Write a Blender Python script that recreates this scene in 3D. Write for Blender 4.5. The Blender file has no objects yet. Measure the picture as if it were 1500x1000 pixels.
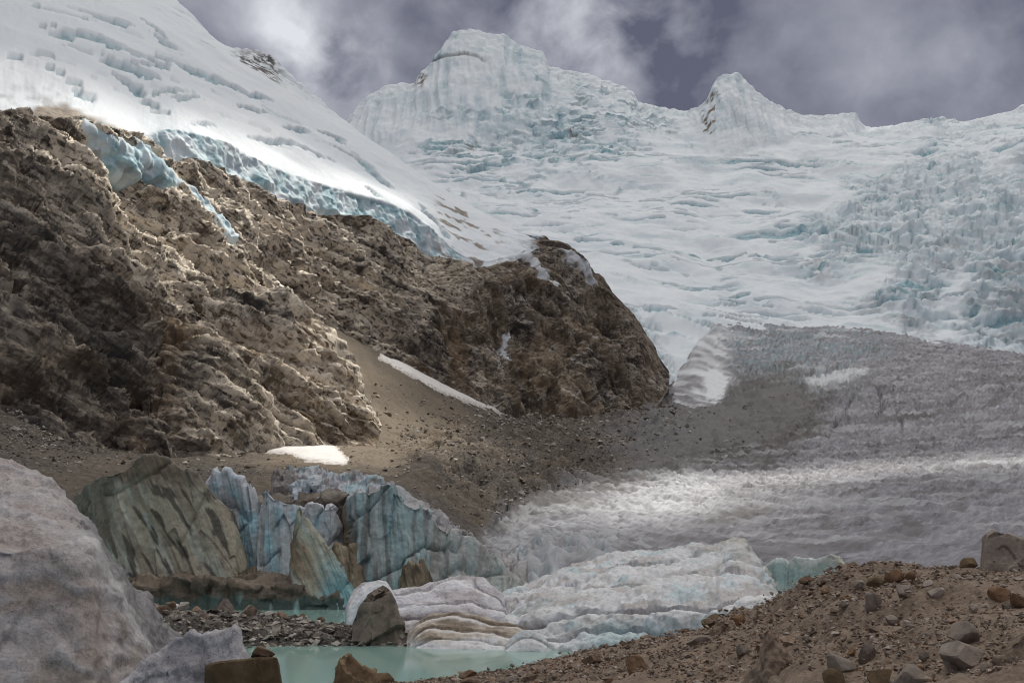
import bpy, bmesh, math, random, time
import numpy as np
T0 = time.time()
random.seed(7); rng = np.random.default_rng(11)
R = math.radians
scene = bpy.context.scene
col = scene.collection

# ------------------------------------------------------------------ camera, sky, sun, exposure
CAMZ, PITCH, F = 9.0, R(10.1), 1458.0            # metres above the lake, upward tilt, focal length in photo pixels
cam_data = bpy.data.cameras.new('camera'); cam = bpy.data.objects.new('camera', cam_data); col.objects.link(cam)
cam.location = (0, 0, CAMZ); cam.rotation_euler = (R(90) + PITCH, 0, 0)
cam_data.lens = 35.0; cam_data.sensor_width = 36.0; cam_data.clip_start = 0.3; cam_data.clip_end = 30000
scene.camera = cam
SUN_EL, SUN_AZ = R(54), R(24)                    # azimuth clockwise from +Y: high sun ahead, to the right
SUN_DIR = np.array([math.sin(SUN_AZ)*math.cos(SUN_EL), math.cos(SUN_AZ)*math.cos(SUN_EL), math.sin(SUN_EL)])

world = bpy.data.worlds.new('World'); scene.world = world; world.use_nodes = True
wn, wl = world.node_tree.nodes, world.node_tree.links
wn.clear()
def wnode(t, **kw):
    n = wn.new(t)
    for k, v in kw.items():
        if k in n.inputs: n.inputs[k].default_value = v
        else: setattr(n, k, v)
    return n
w_out = wnode('ShaderNodeOutputWorld'); w_bg = wnode('ShaderNodeBackground'); w_bg2 = wnode('ShaderNodeBackground')
w_sky = wnode('ShaderNodeTexSky', sky_type='NISHITA', sun_disc=False)
w_sky.sun_elevation = SUN_EL; w_sky.sun_rotation = SUN_AZ; w_sky.altitude = 4600
w_bg.inputs['Strength'].default_value = 0.10
wl.new(w_sky.outputs[0], w_bg.inputs['Color'])
w_tc = wnode('ShaderNodeTexCoord')
w_map = wnode('ShaderNodeMapping'); w_map.inputs['Scale'].default_value = (1.0, 1.0, 1.1)
w_map.inputs['Location'].default_value = (0.37, 0.2, 0.13)
wl.new(w_tc.outputs['Generated'], w_map.inputs['Vector'])
w_n1 = wnode('ShaderNodeTexNoise', Scale=5.0, Detail=6.0, Roughness=0.46, Distortion=0.15)
w_n2 = wnode('ShaderNodeTexNoise', Scale=17.0, Detail=6.0, Roughness=0.55, Distortion=0.25)
for n in (w_n1, w_n2): wl.new(w_map.outputs[0], n.inputs['Vector'])
def wmath(op, a, b=None, clamp=False):
    m = wn.new('ShaderNodeMath'); m.operation = op; m.use_clamp = clamp
    for i, x in enumerate((a, b)):
        if x is None: continue
        if isinstance(x, (int, float)): m.inputs[i].default_value = x
        else: wl.new(x, m.inputs[i])
    return m.outputs[0]
def pix_dir(u, v):
    a, b = (u-750)/F, (500-v)/F
    d = np.array([a, math.cos(PITCH)-b*math.sin(PITCH), math.sin(PITCH)+b*math.cos(PITCH)])
    return d/np.linalg.norm(d)
# thinner, brighter parts of the cloud cover (cloud bank by the left ridge, glow round the main summit, ...)
blob_sum = None
for (u, v, rad, amp) in [(440, 60, .06, .30), (470, 85, .055, .22), (505, 105, .07, .22), (400, 30, .06, .10), (930, 45, .12, .42), (830, 70, .10, .28), (700, 5, .14, .14), (560, 170, .06, .12),
                         (1480, 20, .10, .10), (1440, 120, .05, .08), (1290, 130, .05, .07), (240, -120, .2, .12)]:
    d = pix_dir(u, v)
    vd = wn.new('ShaderNodeVectorMath'); vd.operation = 'DISTANCE'
    wl.new(w_tc.outputs['Generated'], vd.inputs[0]); vd.inputs[1].default_value = d
    q = wmath('MULTIPLY', wmath('POWER', wmath('SUBTRACT', 1.0, wmath('DIVIDE', vd.outputs['Value'], rad*1.5), True), 1.6), amp*.9)
    blob_sum = q if blob_sum is None else wmath('ADD', blob_sum, q)
w_tex = wmath('ADD', wmath('MULTIPLY', w_n1.outputs[0], 0.68), wmath('MULTIPLY', w_n2.outputs[0], 0.32))
w_low = wmath('MULTIPLY', wmath('SUBTRACT', w_tex, 0.40, True), 1.15, False)
w_blobt = wmath('MULTIPLY', blob_sum, wmath('MULTIPLY', wmath('SUBTRACT', w_tex, 0.40, True), 8.5))
w_f = wmath('ADD', w_low, w_blobt, True)
w_ramp = wn.new('ShaderNodeValToRGB')
cr = w_ramp.color_ramp
cr.elements[0].position = 0.0; cr.elements[0].color = (0.105, 0.107, 0.146, 1)
cr.elements[1].position = 1.0; cr.elements[1].color = (0.72, 0.73, 0.77, 1)
e = cr.elements.new(0.30); e.color = (0.26, 0.265, 0.31, 1)
wl.new(w_f, w_ramp.inputs[0]); wl.new(w_ramp.outputs[0], w_bg2.inputs['Color'])
w_bg2.inputs['Strength'].default_value = 1.05
w_mix = wnode('ShaderNodeMixShader'); w_mix.inputs[0].default_value = 0.93      # nearly closed cloud cover over the blue sky
wl.new(w_bg.outputs[0], w_mix.inputs[1]); wl.new(w_bg2.outputs[0], w_mix.inputs[2]); wl.new(w_mix.outputs[0], w_out.inputs['Surface'])

sun_data = bpy.data.lights.new('sun', 'SUN'); sun_data.energy = 5.0; sun_data.angle = R(0.5); sun_data.color = (1.0, 0.945, 0.85)
sun = bpy.data.objects.new('sun', sun_data); col.objects.link(sun)
sun.rotation_euler = (R(90)-SUN_EL, 0, math.pi - SUN_AZ)
sun.location = (900, 1500, 3500)
scene.view_settings.view_transform = 'Standard'; scene.view_settings.look = 'None'
scene.view_settings.exposure = 0.06; scene.view_settings.gamma = 1.0; scene.view_settings.use_curve_mapping = False
scene.render.engine = 'CYCLES'
cy = scene.cycles
cy.use_denoising = True; cy.filter_width = 1.1; cy.max_bounces = 6; cy.diffuse_bounces = 4; cy.glossy_bounces = 2; cy.transmission_bounces = 4; cy.transparent_max_bounces = 8
cy.caustics_reflective = False; cy.caustics_refractive = False; cy.sample_clamp_indirect = 6.0

# ------------------------------------------------------------------ pixel rays -> points
def P3(u, v, r):
    """photo pixel + horizontal distance ahead (m) -> world point"""
    u, v, r = np.asarray(u, float), np.asarray(v, float), np.asarray(r, float)
    a, b = (u-750)/F, (500-v)/F
    y = math.cos(PITCH)-b*math.sin(PITCH); z = math.sin(PITCH)+b*math.cos(PITCH)
    return np.stack([a/y*r, r, CAMZ+z/y*r], -1)
def v_of(z, r): return 500-F*math.tan(math.atan2(z-CAMZ, r)-PITCH)
def Z(u, z, r): return (u, v_of(z, r), r)
def project(P):
    x, y, z = P[..., 0], P[..., 1], P[..., 2]-CAMZ
    f = y*math.cos(PITCH)+z*math.sin(PITCH); up = -y*math.sin(PITCH)+z*math.cos(PITCH)
    return 750+F*x/f, 500-F*up/f

# ------------------------------------------------------------------ noise
_G = rng.normal(size=(4096, 3)).astype(np.float32); _G /= np.linalg.norm(_G, axis=1, keepdims=True)
_RND = rng.random((4096, 8)).astype(np.float32)
def _h(ix, iy, iz, s): return ((ix*73856093) ^ (iy*19349663) ^ (iz*83492791) ^ (s*2654435)) >> 3 & 4095
def perlin(p, seed=0):
    shp = p.shape[:-1]; p = np.ascontiguousarray(p, np.float32).reshape(-1, 3)
    i = np.floor(p).astype(np.int64); f = p-i.astype(np.float32); w = f*f*f*(f*(f*6-15)+10)
    out = np.zeros(len(p), np.float32)
    for dx in (0, 1):
        wx = w[:, 0] if dx else 1-w[:, 0]
        for dy in (0, 1):
            wy = w[:, 1] if dy else 1-w[:, 1]
            for dz in (0, 1):
                wz = w[:, 2] if dz else 1-w[:, 2]
                g = _G[_h(i[:, 0]+dx, i[:, 1]+dy, i[:, 2]+dz, seed)]
                out += wx*wy*wz*(g[:, 0]*(f[:, 0]-dx)+g[:, 1]*(f[:, 1]-dy)+g[:, 2]*(f[:, 2]-dz))
    return (out*1.5).reshape(shp)
def fbm(p, o=4, seed=0, gain=.5, lac=2.03):
    t = 0; a = 1.0
    for k in range(o): t = t+a*perlin(p*lac**k, seed+k*17); a *= gain
    return t
def ridged(p, o=3, seed=0, gain=.5, lac=2.07):
    """0..1-ish, sharp crests"""
    t = 0; a = 1.0; n = 0
    for k in range(o):
        t = t+a*(1-np.abs(perlin(p*lac**k, seed+k*13))*1.6); n += a; a *= gain
    return t/n
def facet(p, seed=0, tilt=.9, jit=.9):
    """angular blocks: every cell has its own height and its own tilted plane; returns (height, edge distance, random)"""
    shp = p.shape[:-1]; p = np.ascontiguousarray(p, np.float32).reshape(-1, 3)
    i = np.floor(p).astype(np.int64); best = np.full(len(p), 9., np.float32); second = best.copy(); h = np.zeros(len(p), np.float32); rd = h.copy()
    for dx in (-1, 0, 1):
        for dy in (-1, 0, 1):
            for dz in (-1, 0, 1):
                k = _h(i[:, 0]+dx, i[:, 1]+dy, i[:, 2]+dz, seed+5)
                q = _RND[k]
                d = p-(i+np.array([dx, dy, dz])).astype(np.float32)-(.5+(q[:, :3]-.5)*jit)
                dist = (d*d).sum(1)
                hh = (q[:, 3]-.5)+((q[:, 4:7]-.5)*d).sum(1)*2*tilt
                m = dist < best
                second = np.where(m, best, np.minimum(second, dist))
                best = np.where(m, dist, best); h = np.where(m, hh, h); rd = np.where(m, q[:, 7], rd)
    return h.reshape(shp), (np.sqrt(second)-np.sqrt(best)).reshape(shp), rd.reshape(shp)
def lin(p, seed=0):
    """continuous noise made of flat facets (-1..1): linear interpolation over tetrahedra"""
    shp = p.shape[:-1]; p = np.ascontiguousarray(p, np.float32).reshape(-1, 3)
    p = p@np.array([[.80, .36, -.48], [-.60, .48, -.64], [0, .80, .60]], np.float32)*.5+p*.5
    i = np.floor(p).astype(np.int64); f = p-i; o = np.argsort(-f, 1); fs = np.take_along_axis(f, o, 1)
    val = lambda c: _RND[_h(c[:, 0], c[:, 1], c[:, 2], seed), 0]*2-1
    c = i.copy(); out = val(c)*(1-fs[:, 0]); ar = np.arange(len(p))
    for k in range(3):
        c[ar, o[:, k]] += 1; out += val(c)*(fs[:, k]-(fs[:, k+1] if k < 2 else 0))
    return out.reshape(shp)
def ss(a, b, x): t = np.clip((x-a)/(b-a), 0, 1); return t*t*(3-2*t)

# ------------------------------------------------------------------ photo masks (which part of a surface is what)
def in_poly(poly, u, v):
    poly = np.asarray(poly, float); inside = np.zeros(np.shape(u), bool)
    x1, y1 = poly[-1]
    for x2, y2 in poly:
        c = ((y1 > v) != (y2 > v)) & (u < (x2-x1)*(v-y1)/((y2-y1) if y2 != y1 else 1e-9)+x1)
        inside ^= c; x1, y1 = x2, y2
    return inside
def poly_dist(poly, u, v):
    """signed: positive inside, pixels"""
    d = np.full(np.shape(u), 1e9); poly = np.asarray(poly, float)
    for (x1, y1), (x2, y2) in zip(poly, np.roll(poly, -1, 0)):
        dx, dy = x2-x1, y2-y1; t = np.clip(((u-x1)*dx+(v-y1)*dy)/(dx*dx+dy*dy+1e-9), 0, 1)
        d = np.minimum(d, np.hypot(u-x1-t*dx, v-y1-t*dy))
    return np.where(in_poly(poly, u, v), d, -d)

# ------------------------------------------------------------------ lofted terrain
def blur(A, n, axis):
    for _ in range(n):
        B = np.concatenate([A.take([0], axis), A, A.take([-1], axis)], axis)
        sl = [slice(None)]*A.ndim
        def s(a, b): q = list(sl); q[axis] = slice(a, b); return tuple(q)
        A = .25*B[s(0, -2)]+.5*B[s(1, -1)]+.25*B[s(2, None)]
    return A
def boxblur(A, rad, axis, n=3):
    A = np.moveaxis(A, axis, 0)
    for _ in range(n):
        B = np.concatenate([np.repeat(A[:1], rad+1, 0), A, np.repeat(A[-1:], rad, 0)], 0); c = np.cumsum(B, 0); A = (c[2*rad+1:]-c[:-2*rad-1])/(2*rad+1)
    return np.moveaxis(A, 0, axis)
def loft(lines, u0, u1, ncol, rows, smooth=(0, 0), ease=None, back=None):
    us = np.linspace(u0, u1, ncol); L = []
    for ln in lines:
        a = np.array(ln, float); a = a[np.argsort(a[:, 0], kind='stable')]
        L.append(P3(us, np.interp(us, a[:, 0], a[:, 1]), np.interp(us, a[:, 0], a[:, 2])))
    out, sec = [], []
    for i in range(len(L)-1):
        n = rows[i]
        for k in range(n):
            t = k/n; tt = t
            if ease and ease[i] == 's': tt = t*t*(3-2*t)
            elif ease and isinstance(ease[i], float): tt = t**ease[i]
            out.append(L[i]*(1-tt)+L[i+1]*tt); sec.append(i+t)
    out.append(L[-1]); sec.append(len(L)-1.)
    P = np.stack(out); S = np.repeat(np.array(sec)[:, None], ncol, 1)
    if smooth[0]: P = blur(P, smooth[0], 0)
    if smooth[1]: P = blur(P, smooth[1], 1)
    return P, S, np.repeat(us[None], len(sec), 0)
def normals(P):
    a = np.gradient(P, axis=1); b = np.gradient(P, axis=0)
    n = np.cross(a, b); n /= np.linalg.norm(n, axis=-1, keepdims=True)+1e-12
    return n
def mesh_from(name, V, faces, mat, attrs=None, smooth=True, parent=None, closed_hint=None):
    V = np.ascontiguousarray(V, np.float32); faces = np.ascontiguousarray(faces, np.int32)
    me = bpy.data.meshes.new(name); k = faces.shape[1]
    me.vertices.add(len(V)); me.vertices.foreach_set('co', V.ravel())
    me.loops.add(faces.size); me.loops.foreach_set('vertex_index', faces.ravel())
    me.polygons.add(len(faces)); me.polygons.foreach_set('loop_start', np.arange(0, faces.size, k, dtype=np.int32))
    me.polygons.foreach_set('use_smooth', np.full(len(faces), smooth))
    for an, av in (attrs or {}).items():
        at = me.attributes.new(an, 'FLOAT', 'POINT'); at.data.foreach_set('value', np.ascontiguousarray(av, np.float32).ravel())
    me.update(calc_edges=True); me.validate()
    me.materials.append(mat)
    ob = bpy.data.objects.new(name, me); col.objects.link(ob)
    if parent: ob.parent = parent
    return ob
def grid_faces(nr, nc):
    i = np.arange(nr*nc).reshape(nr, nc)
    return np.stack([i[:-1, :-1], i[:-1, 1:], i[1:, 1:], i[1:, :-1]], -1).reshape(-1, 4)
def grid_object(name, P, mat, attrs=None, mask=None, smooth=True):
    """mask: optional boolean per face grid (nr-1, nc-1)"""
    nr, nc = P.shape[:2]; f = grid_faces(nr, nc); V = P.reshape(-1, 3)
    at = {k: a.reshape(-1) for k, a in (attrs or {}).items()}
    if mask is not None:
        f = f[mask.reshape(-1)]
        used = np.zeros(len(V), bool); used[f.ravel()] = True
        idx = np.cumsum(used)-1; f = idx[f]; V = V[used]; at = {k: a[used] for k, a in at.items()}
    return mesh_from(name, V, f, mat, at, smooth)
def tag(o, label=None, cat=None, group=None, kind=None):
    if label: o['label'] = label
    if cat: o['category'] = cat
    if group: o['group'] = group
    if kind: o['kind'] = kind
    return o

# ------------------------------------------------------------------ materials
class NM:
    """small node-material builder"""
    def __init__(s, name, rough=.8, spec=.3):
        s.m = bpy.data.materials.new(name); s.m.use_nodes = True; s.t = s.m.node_tree; s.n, s.l = s.t.nodes, s.t.links
        s.b = s.n['Principled BSDF']; s.b.inputs['Roughness'].default_value = rough; s.b.inputs['Specular IOR Level'].default_value = spec
        s.geo = s.n.new('ShaderNodeNewGeometry'); s.pos = s.geo.outputs['Position']; s.bump_in = None
    def val(s, x, sock):
        if isinstance(x, (int, float)): sock.default_value = x
        elif isinstance(x, tuple): sock.default_value = x if len(x) == 4 or sock.type == 'VECTOR' else (*x, 1)
        else: s.l.new(x, sock)
    def scaled(s, vec, rot=(0, 0, 0), vector=None):
        m = s.n.new('ShaderNodeMapping'); m.inputs['Scale'].default_value = vec; m.inputs['Rotation'].default_value = rot
        s.l.new(vector or s.pos, m.inputs['Vector']); return m.outputs[0]
    def axes(s, a, b, c):
        out = s.n.new('ShaderNodeCombineXYZ')
        for k, ax in enumerate((a, b, c)):
            d = s.n.new('ShaderNodeVectorMath'); d.operation = 'DOT_PRODUCT'; s.l.new(s.pos, d.inputs[0]); d.inputs[1].default_value = tuple(float(q) for q in ax); s.l.new(d.outputs['Value'], out.inputs[k])
        return out.outputs[0]
    def bed(s, lb, lq, ln):
        c, n = math.cos(R(22)), math.sin(R(22)); al = np.array([.355, .935, 0.]); zz = np.array([0, 0, 1.])
        return s.axes((al*c-zz*n)/lb, (zz*c+al*n)/lq, np.array([.935, -.355, 0.])/ln)
    def noise(s, scale, detail=4, rough=.55, vec=None, dist=0.):
        n = s.n.new('ShaderNodeTexNoise'); n.inputs['Scale'].default_value = scale; n.inputs['Detail'].default_value = detail
        n.inputs['Roughness'].default_value = rough; n.inputs['Distortion'].default_value = dist
        s.l.new(vec or s.pos, n.inputs['Vector']); return n.outputs[0]
    def voro(s, scale, feat='F1', out='Distance', vec=None):
        n = s.n.new('ShaderNodeTexVoronoi'); n.feature = feat; n.inputs['Scale'].default_value = scale
        s.l.new(vec or s.pos, n.inputs['Vector']); return n.outputs[out]
    def ramp(s, fac, stops):
        r = s.n.new('ShaderNodeValToRGB'); e = r.color_ramp.elements
        while len(e) < len(stops): e.new(.5)
        for k, (p, c) in enumerate(stops):
            e[k].position = p; e[k].color = (c, c, c, 1) if isinstance(c, (int, float)) else (*c, 1)
        s.l.new(fac, r.inputs[0]); return r.outputs[0]
    def mix(s, fac, a, b, mode='MIX'):
        m = s.n.new('ShaderNodeMix'); m.data_type = 'RGBA'; m.blend_type = mode; m.clamp_factor = True
        s.val(fac, m.inputs[0]); s.val(a, m.inputs[6]); s.val(b, m.inputs[7]); return m.outputs[2]
    def math(s, op, a, b=0., clamp=False):
        m = s.n.new('ShaderNodeMath'); m.operation = op; m.use_clamp = clamp; s.val(a, m.inputs[0]); s.val(b, m.inputs[1]); return m.outputs[0]
    def attr(s, name):
        a = s.n.new('ShaderNodeAttribute'); a.attribute_name = name; return a.outputs['Fac']
    def color(s, c): s.val(c, s.b.inputs['Base Color'])
    def rough(s, c): s.val(c, s.b.inputs['Roughness'])
    def bump(s, h, dist, strength=1.):
        b = s.n.new('ShaderNodeBump'); b.inputs['Strength'].default_value = strength; b.inputs['Distance'].default_value = dist
        s.l.new(h, b.inputs['Height'])
        if s.bump_in: s.l.new(s.bump_in, b.inputs['Normal'])
        s.bump_in = b.outputs[0]; s.l.new(s.bump_in, s.b.inputs['Normal'])

def mat_rock():
    m = NM('cliff_rock', .85, .25)
    c1 = m.noise(1.0, 6, .6, m.bed(60, 9, 25), .5); c2 = m.noise(.035, 7, .62, None, .8); c3 = m.noise(.6, 7, .7)
    v1 = m.voro(1.0, 'F1', 'Color', m.bed(13, 3.4, 7)); v2 = m.voro(1.0, 'F1', 'Color', m.bed(4.2, 1.3, 2.4))
    t = m.math('ADD', m.math('MULTIPLY', m.attr('tone'), .34), m.math('MULTIPLY', c1, .62))
    t = m.math('ADD', t, m.math('ADD', m.math('MULTIPLY', v1, .34), m.math('MULTIPLY', v2, .28)))
    t = m.math('SUBTRACT', m.math('ADD', t, m.math('MULTIPLY', m.math('SUBTRACT', c3, .5), .9)), .285)
    c = m.ramp(t, [(.28, (.018, .017, .017)), (.41, (.055, .047, .041)), (.51, (.14, .116, .092)), (.61, (.33, .28, .22)), (.76, (.68, .61, .51))])
    alt = m.ramp(c2, [(.34, (.04, .037, .035)), (.50, (.13, .108, .086)), (.62, (.26, .205, .142)), (.75, (.42, .37, .30))])
    c = m.mix(.30, c, alt)
    c = m.mix(m.ramp(m.noise(.014, 4, .5, None, .5), [(.52, 0.), (.66, .5)]), c, (.25, .16, .08))       # ochre staining
    bc = m.ramp(m.math('ADD', m.math('MULTIPLY', m.attr('tone'), .40), m.math('ADD', m.math('MULTIPLY', c3, .55), m.math('MULTIPLY', v2, .1))), [(.28, (.05, .040, .033)), (.48, (.155, .115, .077)), (.70, (.31, .245, .175))])
    c = m.mix(m.math('MULTIPLY', m.attr('brown'), .75), c, bc)
    streak = m.noise(1.0, 5, .6, m.scaled((.16, .16, .014)))
    c = m.mix(m.ramp(streak, [(.56, 0.), (.65, .65)]), c, (.045, .041, .040))
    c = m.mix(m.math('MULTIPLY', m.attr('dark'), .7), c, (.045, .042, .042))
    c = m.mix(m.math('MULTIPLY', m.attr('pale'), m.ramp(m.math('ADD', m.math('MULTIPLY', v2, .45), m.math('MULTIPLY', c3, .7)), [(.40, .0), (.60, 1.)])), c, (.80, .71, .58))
    c = m.mix(m.attr('dust'), c, (.66, .68, .71))
    m.color(c)
    m.bump(v1, 1.6, .6); m.bump(v2, .8, .7); m.bump(c3, .8, .6)
    return m.m
def mat_snow():
    m = NM('snow_and_blue_ice', .75, .3)
    n = m.noise(.02, 5, .55); n2 = m.noise(.006, 4, .5)
    c = m.mix(n, (.64, .70, .755), (.79, .825, .855))
    c = m.mix(m.ramp(n2, [(.45, .0), (.70, .22)]), c, (.60, .70, .76))
    c = m.mix(m.attr('dirty'), c, m.mix(m.noise(.12, 5, .65), (.13, .125, .125), (.34, .34, .36)))
    blue = m.mix(m.ramp(m.noise(.10, 6, .65), [(.32, 0.), (.68, 1.)]), (.12, .27, .32), (.46, .62, .68))
    c = m.mix(m.attr('blue'), c, blue)
    c = m.mix(m.attr('crag'), c, m.mix(m.noise(.3, 4, .6), (.03, .028, .03), (.11, .10, .10)))
    c = m.mix(m.attr('rock'), c, m.ramp(m.noise(.25, 6, .65), [(.3, (.07, .058, .047)), (.5, (.19, .152, .115)), (.7, (.33, .28, .22))]))
    m.color(c)
    m.bump(m.noise(.07, 7, .62), 4.0, .35)
    return m.m
def mat_glacier():
    m = NM('dirty_glacier_ice', .7, .3)
    n = m.noise(1., 7, .72, m.axes((.79/2.0, -.61/2.0, 0), (.61/16, .79/16, 0), (0, 0, .2)))
    n2 = m.noise(1., 6, .62, m.axes((.79/14, -.61/14, 0), (.61/110, .79/110, 0), (0, 0, .02)), .4)
    c = m.ramp(n, [(.33, (.055, .054, .061)), (.48, (.215, .212, .237)), (.64, (.46, .46, .50))])
    c = m.mix(.45, c, m.ramp(n2, [(.3, (.13, .128, .142)), (.5, (.265, .262, .292)), (.7, (.42, .425, .465))]))
    c = m.mix(m.attr('dirty'), c, m.mix(m.noise(.2, 5, .6), (.06, .055, .053), (.155, .145, .14)))
    c = m.mix(m.attr('blue'), c, m.mix(n, (.28, .44, .50), (.55, .65, .70)))
    c = m.mix(m.attr('snow'), c, (.74, .77, .80))
    m.color(c)
    m.bump(n, 1.2, .9)
    return m.m
def mat_debris():
    m = NM('brown_debris', .92, .15)
    n = m.noise(.8, 6, .7); n2 = m.noise(.02, 4, .55, None, .4)
    c = m.ramp(n, [(.34, (.035, .031, .028)), (.5, (.115, .101, .088)), (.66, (.27, .243, .212))])
    c = m.mix(.45, c, m.ramp(n2, [(.35, (.055, .048, .042)), (.5, (.12, .104, .087)), (.66, (.20, .168, .132))]))
    c = m.mix(m.attr('sand'), c, m.mix(m.noise(.25, 5, .6), (.20, .155, .105), (.33, .27, .195)))
    c = m.mix(m.attr('grey'), c, m.mix(n, (.11, .105, .106), (.29, .28, .285)))
    m.color(c)
    m.bump(n, .9, .8); m.bump(m.voro(.5), .8, .5)
    return m.m
def mat_patch():
    m = NM('old_snow', .7, .3)
    c = m.mix(m.noise(.15, 5, .6), (.60, .58, .56), (.78, .77, .76)); c = m.mix(m.ramp(m.math('ADD', m.noise(.5, 6, .7), m.math('MULTIPLY', m.math('SUBTRACT', 1., m.attr('edge')), .22)), [(.58, 0.), (.72, .8)]), c, (.24, .20, .165)); m.color(c)
    m.bump(m.noise(.4, 4, .6), .6, .4)
    return m.m
def mat_water():
    m = NM('glacial_meltwater', .09, .5)
    c = m.mix(m.noise(.05, 3, .5), (.27, .44, .395), (.31, .48, .43)); m.color(c)
    m.bump(m.noise(1.2, 3, .5, m.scaled((1, .5, 1))), .02, .25)
    return m.m
def mat_gravel():
    m = NM('moraine_gravel', .95, .12)
    n = m.noise(9, 6, .72); n2 = m.noise(1.1, 4, .6, None, .5)
    c = m.ramp(n, [(.3, (.10, .073, .055)), (.5, (.26, .202, .157)), (.72, (.44, .37, .305))])
    c = m.mix(.45, c, m.ramp(n2, [(.35, (.13, .096, .071)), (.55, (.245, .182, .132)), (.7, (.34, .265, .205))]))
    m.color(c)
    m.bump(n, .05, .7)
    return m.m
MAT = dict(rock=mat_rock(), snow=mat_snow(), glacier=mat_glacier(), debris=mat_debris(), patch=mat_patch(), water=mat_water(), gravel=mat_gravel())

ALONG = np.array([.355, .935, 0.])
def bed_coords(P):
    """along the bedding, across it, and into the wall"""
    al = P@ALONG; z = P[..., 2]; c, s = math.cos(R(22)), math.sin(R(22))
    return al*c-z*s, z*c+al*s, P@np.array([.935, -.355, 0.])
def pack(*a): return np.stack([np.asarray(x, np.float32) for x in a], -1)

def rock_relief(P, k=1.0, vert=None):
    """metres of relief for a jointed rock wall (bedded on the left, upright slabs where vert=1) + random tones of its blocks"""
    def one(P, upright):
        b, q, n = bed_coords(P); al = P@ALONG; z = P[..., 2]
        warp = fbm(P/60, 3, 3); w_ = warp[..., None]
        d = 10*fbm(P/95, 2, 21)+(8+5*upright)*(.5-np.abs(lin(pack(al/40+warp*.4, z/150, n/70), 41))*1.3)
        A = lambda x, y, w, x2, y2, w2: (pack(al/x2, z/y2, n/w2) if upright else pack(b/x, q/y, n/w))+.35*w_
        l1 = lin(A(60, 17, 34, 26, 60, 30), 51); l2 = lin(A(24, 7.5, 14, 11, 22, 13), 61); l4 = lin(P/2.2, 81)
        f2, e2, r2 = facet(A(15, 5, 9, 9, 20, 11), 62, .9); f3, e3, r3 = facet(A(5.5, 2.0, 3.4, 3.6, 6.5, 4), 72, 1.0)
        l5 = lin(A(44, 10, 22, 13, 50, 24), 55)
        d = d+(11+4*upright)*l1+(5.5)*l2+2.5*f2+1.25*f3+.5*l4-7*np.exp(-np.abs(l5)/.07)-1.6*np.exp(-e2/.04)+7*(.45-np.abs(lin(pack(al/19+.5*warp, z/95, n/60), 43)))
        if not upright:                                   # long ledges along the bedding
            for per, am, sd in ((17., 8., 44), (6.5, 3.2, 45)):
                ph = q/per+.9*warp+.35*lin(pack(b/70, q/40, n/40), sd); fr = ph-np.floor(ph)
                d = d+am*(fr-ss(.80, 1.0, fr)-.35)*ss(-.35, .35, perlin(pack(b/95, q/45, n/60), sd+2)+.12)
        return np.stack([d*k, .5+.5*lin(A(30, 8, 16, 12, 30, 15), 91), r2, r3])
    if vert is None: return one(P, False)
    cv = vert[0]; nb = int((cv < 1).sum()); v0 = int((cv <= 0).sum()); out = np.zeros((4,)+P.shape[:2])
    out[:, :, :nb] = one(P[:, :nb], False); up = one(P[:, v0:], True); w = cv[v0:]
    out[:, :, v0:] = out[:, :, v0:]*(1-w)+up*w
    return out

# ================================================================== LEFT MOUNTAIN: rock wall, hanging ice edge, snow slope
A0 = [(-260, 620, 222), (0, 680, 256), (120, 725, 284), (250, 725, 333), (400, 695, 463), (480, 645, 638), (560, 605, 698), (650, 616, 763), (750, 634, 833), (850, 636, 898), (920, 630, 958), (950, 618, 990), (966, 590, 1010), (980, 570, 1030)]
A1 = [(-260, 168, 390), (-60, 172, 415), (0, 170, 430), (60, 168, 450), (110, 176, 475), (170, 195, 520), (228, 216, 565), (280, 222, 590), (330, 240, 630), (400, 278, 690), (450, 300, 740), (500, 310, 780), (560, 328, 830), (600, 345, 850), (630, 368, 870), (680, 384, 905), (715, 385, 930), (760, 372, 985), (790, 356, 1020), (830, 368, 1035), (870, 405, 1042), (900, 432, 1045), (935, 476, 1050), (962, 525, 1055), (980, 550, 1060)]
def up(l, f): return [(u, v-f(u)[0], r+f(u)[1]) for u, v, r in l]
def ice_h(u): return (np.interp(u, [-260, 60, 200, 226, 260, 330, 400, 450, 520, 580, 630, 660, 700, 760, 980], [1, 1, 2, 20, 28, 30, 34, 36, 32, 34, 34, 16, 3, 1, 1]), np.interp(u, [200, 226, 650, 700], [1, 10, 10, 1]))
A1x = [(u, np.interp(u, [a[0] for a in A1], [a[1] for a in A1]), np.interp(u, [a[0] for a in A1], [a[2] for a in A1])) for u in range(-260, 981, 10)]
A2 = up(A1x, ice_h)
A4 = [(-260, -170, 1100), (0, -90, 1180), (150, -55, 1230), (225, -20, 1260), (260, 2, 1270), (285, 25, 1280), (305, 48, 1290), (318, 76, 1300), (338, 76, 1310), (347, 74, 1315), (354, 78, 1318), (362, 70, 1322), (370, 76, 1325), (378, 74, 1330), (388, 84, 1330), (396, 80, 1330), (404, 92, 1330), (413, 96, 1330), (419, 106, 1330), (428, 110, 1330), (436, 122, 1330), (446, 126, 1330), (455, 138, 1330), (470, 146, 1334), (480, 158, 1336), (505, 176, 1340), (560, 216, 1300), (620, 258, 1235), (700, 306, 1140), (755, 341, 1065), (790, 346, 1040), (830, 360, 1055), (870, 398, 1062), (900, 426, 1064), (935, 470, 1068), (962, 519, 1070), (980, 545, 1075)]
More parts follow.
